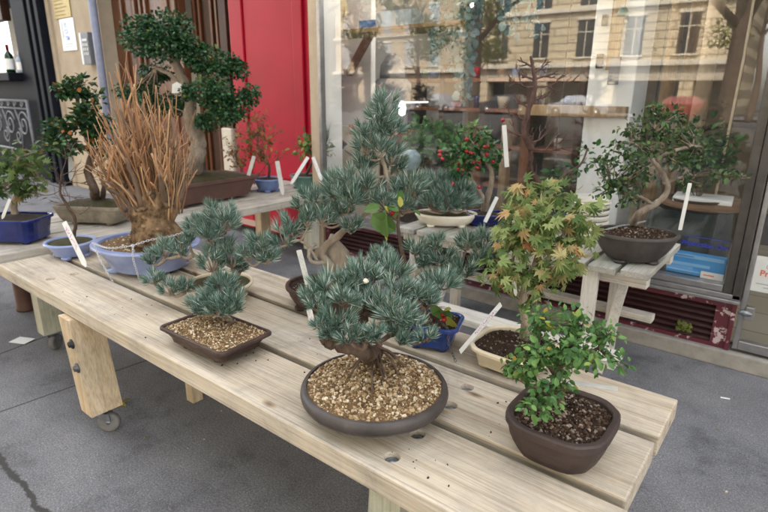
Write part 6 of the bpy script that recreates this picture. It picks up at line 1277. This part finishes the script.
for e in ((-1.238,2.488,1.365), (-1.215,2.507,1.41), (-1.035,2.649,1.403), (-0.9877,2.686,1.377), (-1.082,2.611,1.439), (-1.237,2.489,1.217), (-1.252,2.477,1.141), (-1.029,2.653,1.143), (-1.188,2.528,1.455), (-1.064,2.626,1.298), (-0.9351,2.728,1.038), (-1.214,2.507,1.273)):
    e = V(e); s = min(ac, key=lambda q: (q-e).length+max(0, q.z-e.z+.03)*2); d = (e-s); fork(s, d.normalized(), d.length*.62, .006, 2)
m.build('branch', 'bark_red', t)
lv = MB(); leaf_pad(lv, None, (-0.9038,2.791,1.011,0.06539,0.08048), 26, .035); leaf_pad(lv, None, (-0.9374,2.764,0.9453,0.05065,0.04052), 14, .035); lv.build('foliage', 'holly', t, recalc=False)
m = MB(); limb(m, [(c0[0], c0[1], ZS+.06), (-1,2.702,0.8851), (-0.9308,2.769,0.9605), (-0.907,2.788,1.046)], .009, .004); m.build('branch', 'bark_red', t)
pot(t, c0, 'rect', .26, .18, .075, 'pot_blue', rot=.5, flare=.85, lip=.008, lipt=.012, wall=.014, cut=.2, soil='soil_dark')
# ribbed pale planter
p = (-0.8778,3.181,0.6); p = (p[0], min(p[1], 2.82), ZS)
m = MB(); g = MB(); prof = []; n = 7; hh = .20
for k in range(n):
    z = hh*k/n; prof += [(.098+.010*math.sin(k*2.3), z+.003), (.110-.002*k, z+.008), (.112-.002*k, z+hh/n*.55), (.107-.002*k, z+hh/n-.003), (.095, z+hh/n-.001)]
m.lathe(p, prof, 30); t = thing('ribbed_planter', p, 'pale ribbed barrel shaped planter between the bare tree and the oval pot', 'planter'); m.build('body', 'rib_pot', t)
m = MB()
for k in range(1, n): m.lathe((p[0], p[1], ZS+hh*k/n), [(.1005, -.004), (.1005, .004)], 30, cap0=False, cap1=False)
m.build('seam', 'rib_gap', t)  # dark band in each groove between the ribs

# ------------------------------------------------------------------ labels
plant_label((-3.188,1.279,1.04), (-3.212,1.26,0.8164), 0.024, 'white plant label upright in the grey stone trough')
plant_label((-2.371,0.8791,0.78), (-2.214,0.8739,0.62), 0.022, 'white plant label with faint violet writing leaning on the small periwinkle pot', 'ink')
plant_label((-3.071,0.9129,0.7828), (-3.117,0.8763,0.6815), 0.016, 'white plant label tilted in the cobalt pot of the green maple')
plant_label((-3.233,2.543,0.8482), (-3.29,2.498,0.6413), 0.027, 'white plant label in the little black pot')
plant_label((-3.102,2.647,0.8135), (-3.077,2.667,0.5613), 0.032, 'white plant label leaning outside the dusty blue bowl')
plant_label((-3.069,2.928,0.8221), (-3.103,2.774,0.6283), 0.026, 'left one of two crossed white plant labels at the celadon bowl')
plant_label((-3.039,2.952,0.8225), (-2.917,2.921,0.6536), 0.026, 'right one of two crossed white plant labels at the celadon bowl', 'ink')
plant_label((-1.213,1.106,0.8277), (-1.191,1.123,0.6982), 0.017, 'long white plant label beside the dark oval pot, upper of two', 'ink_grey', pointed=False)
plant_label((-1.105,1.039,0.6791), (-1.089,1.038,0.6317), 0.017, 'short white plant label before the dark oval pot, lower of two', 'ink_grey', pointed=False)
plant_label((-0.5679,1.208,0.7811), (-0.6703,1.191,0.618), 0.015, 'white plant label with violet writing slanting across the cream cut corner pot', 'ink', facing=(.2, -.4, .9), pointed=False)
plant_label((-0.5581,1.254,0.8338), (-0.5514,1.259,0.7921), 0.009, 'tiny white tag hanging under the maple leaves')
plant_label((-0.2347,1.089,0.7132), (-0.3393,1.045,0.7135), 0.012, 'white plant label lying level under the elm leaves', facing=(0, -.3, 1.), pointed=True)
plant_label((-1.203,2.44,1.158), (-1.18,2.458,0.9584), 0.022, 'long white plant label hanging from the bare red tree', pointed=False)
plant_label((-0.3598,2.328,0.9831), (-0.3654,2.324,0.7989), 0.015, 'long white plant label in the oval grey brown pot', pointed=False)
plant_label((-1.296,2.608,0.7743), (-1.316,2.528,0.6487), 0.020, 'white plant label leaning on the cobalt pot of the holly', pointed=False)
p = V((-3.23,1.973,1.317)); m = MB(); m.prism([(-.032, -.03), (.03, -.03), (.034, .02), (.0, .038), (-.03, .022)], p, (.78, .62, 0), (0, .1, 1), .002); o = m.build('paper_tag', 'tag'); tag(o, 'white paper tag tied to the trunk of the largest bonsai', 'tag')
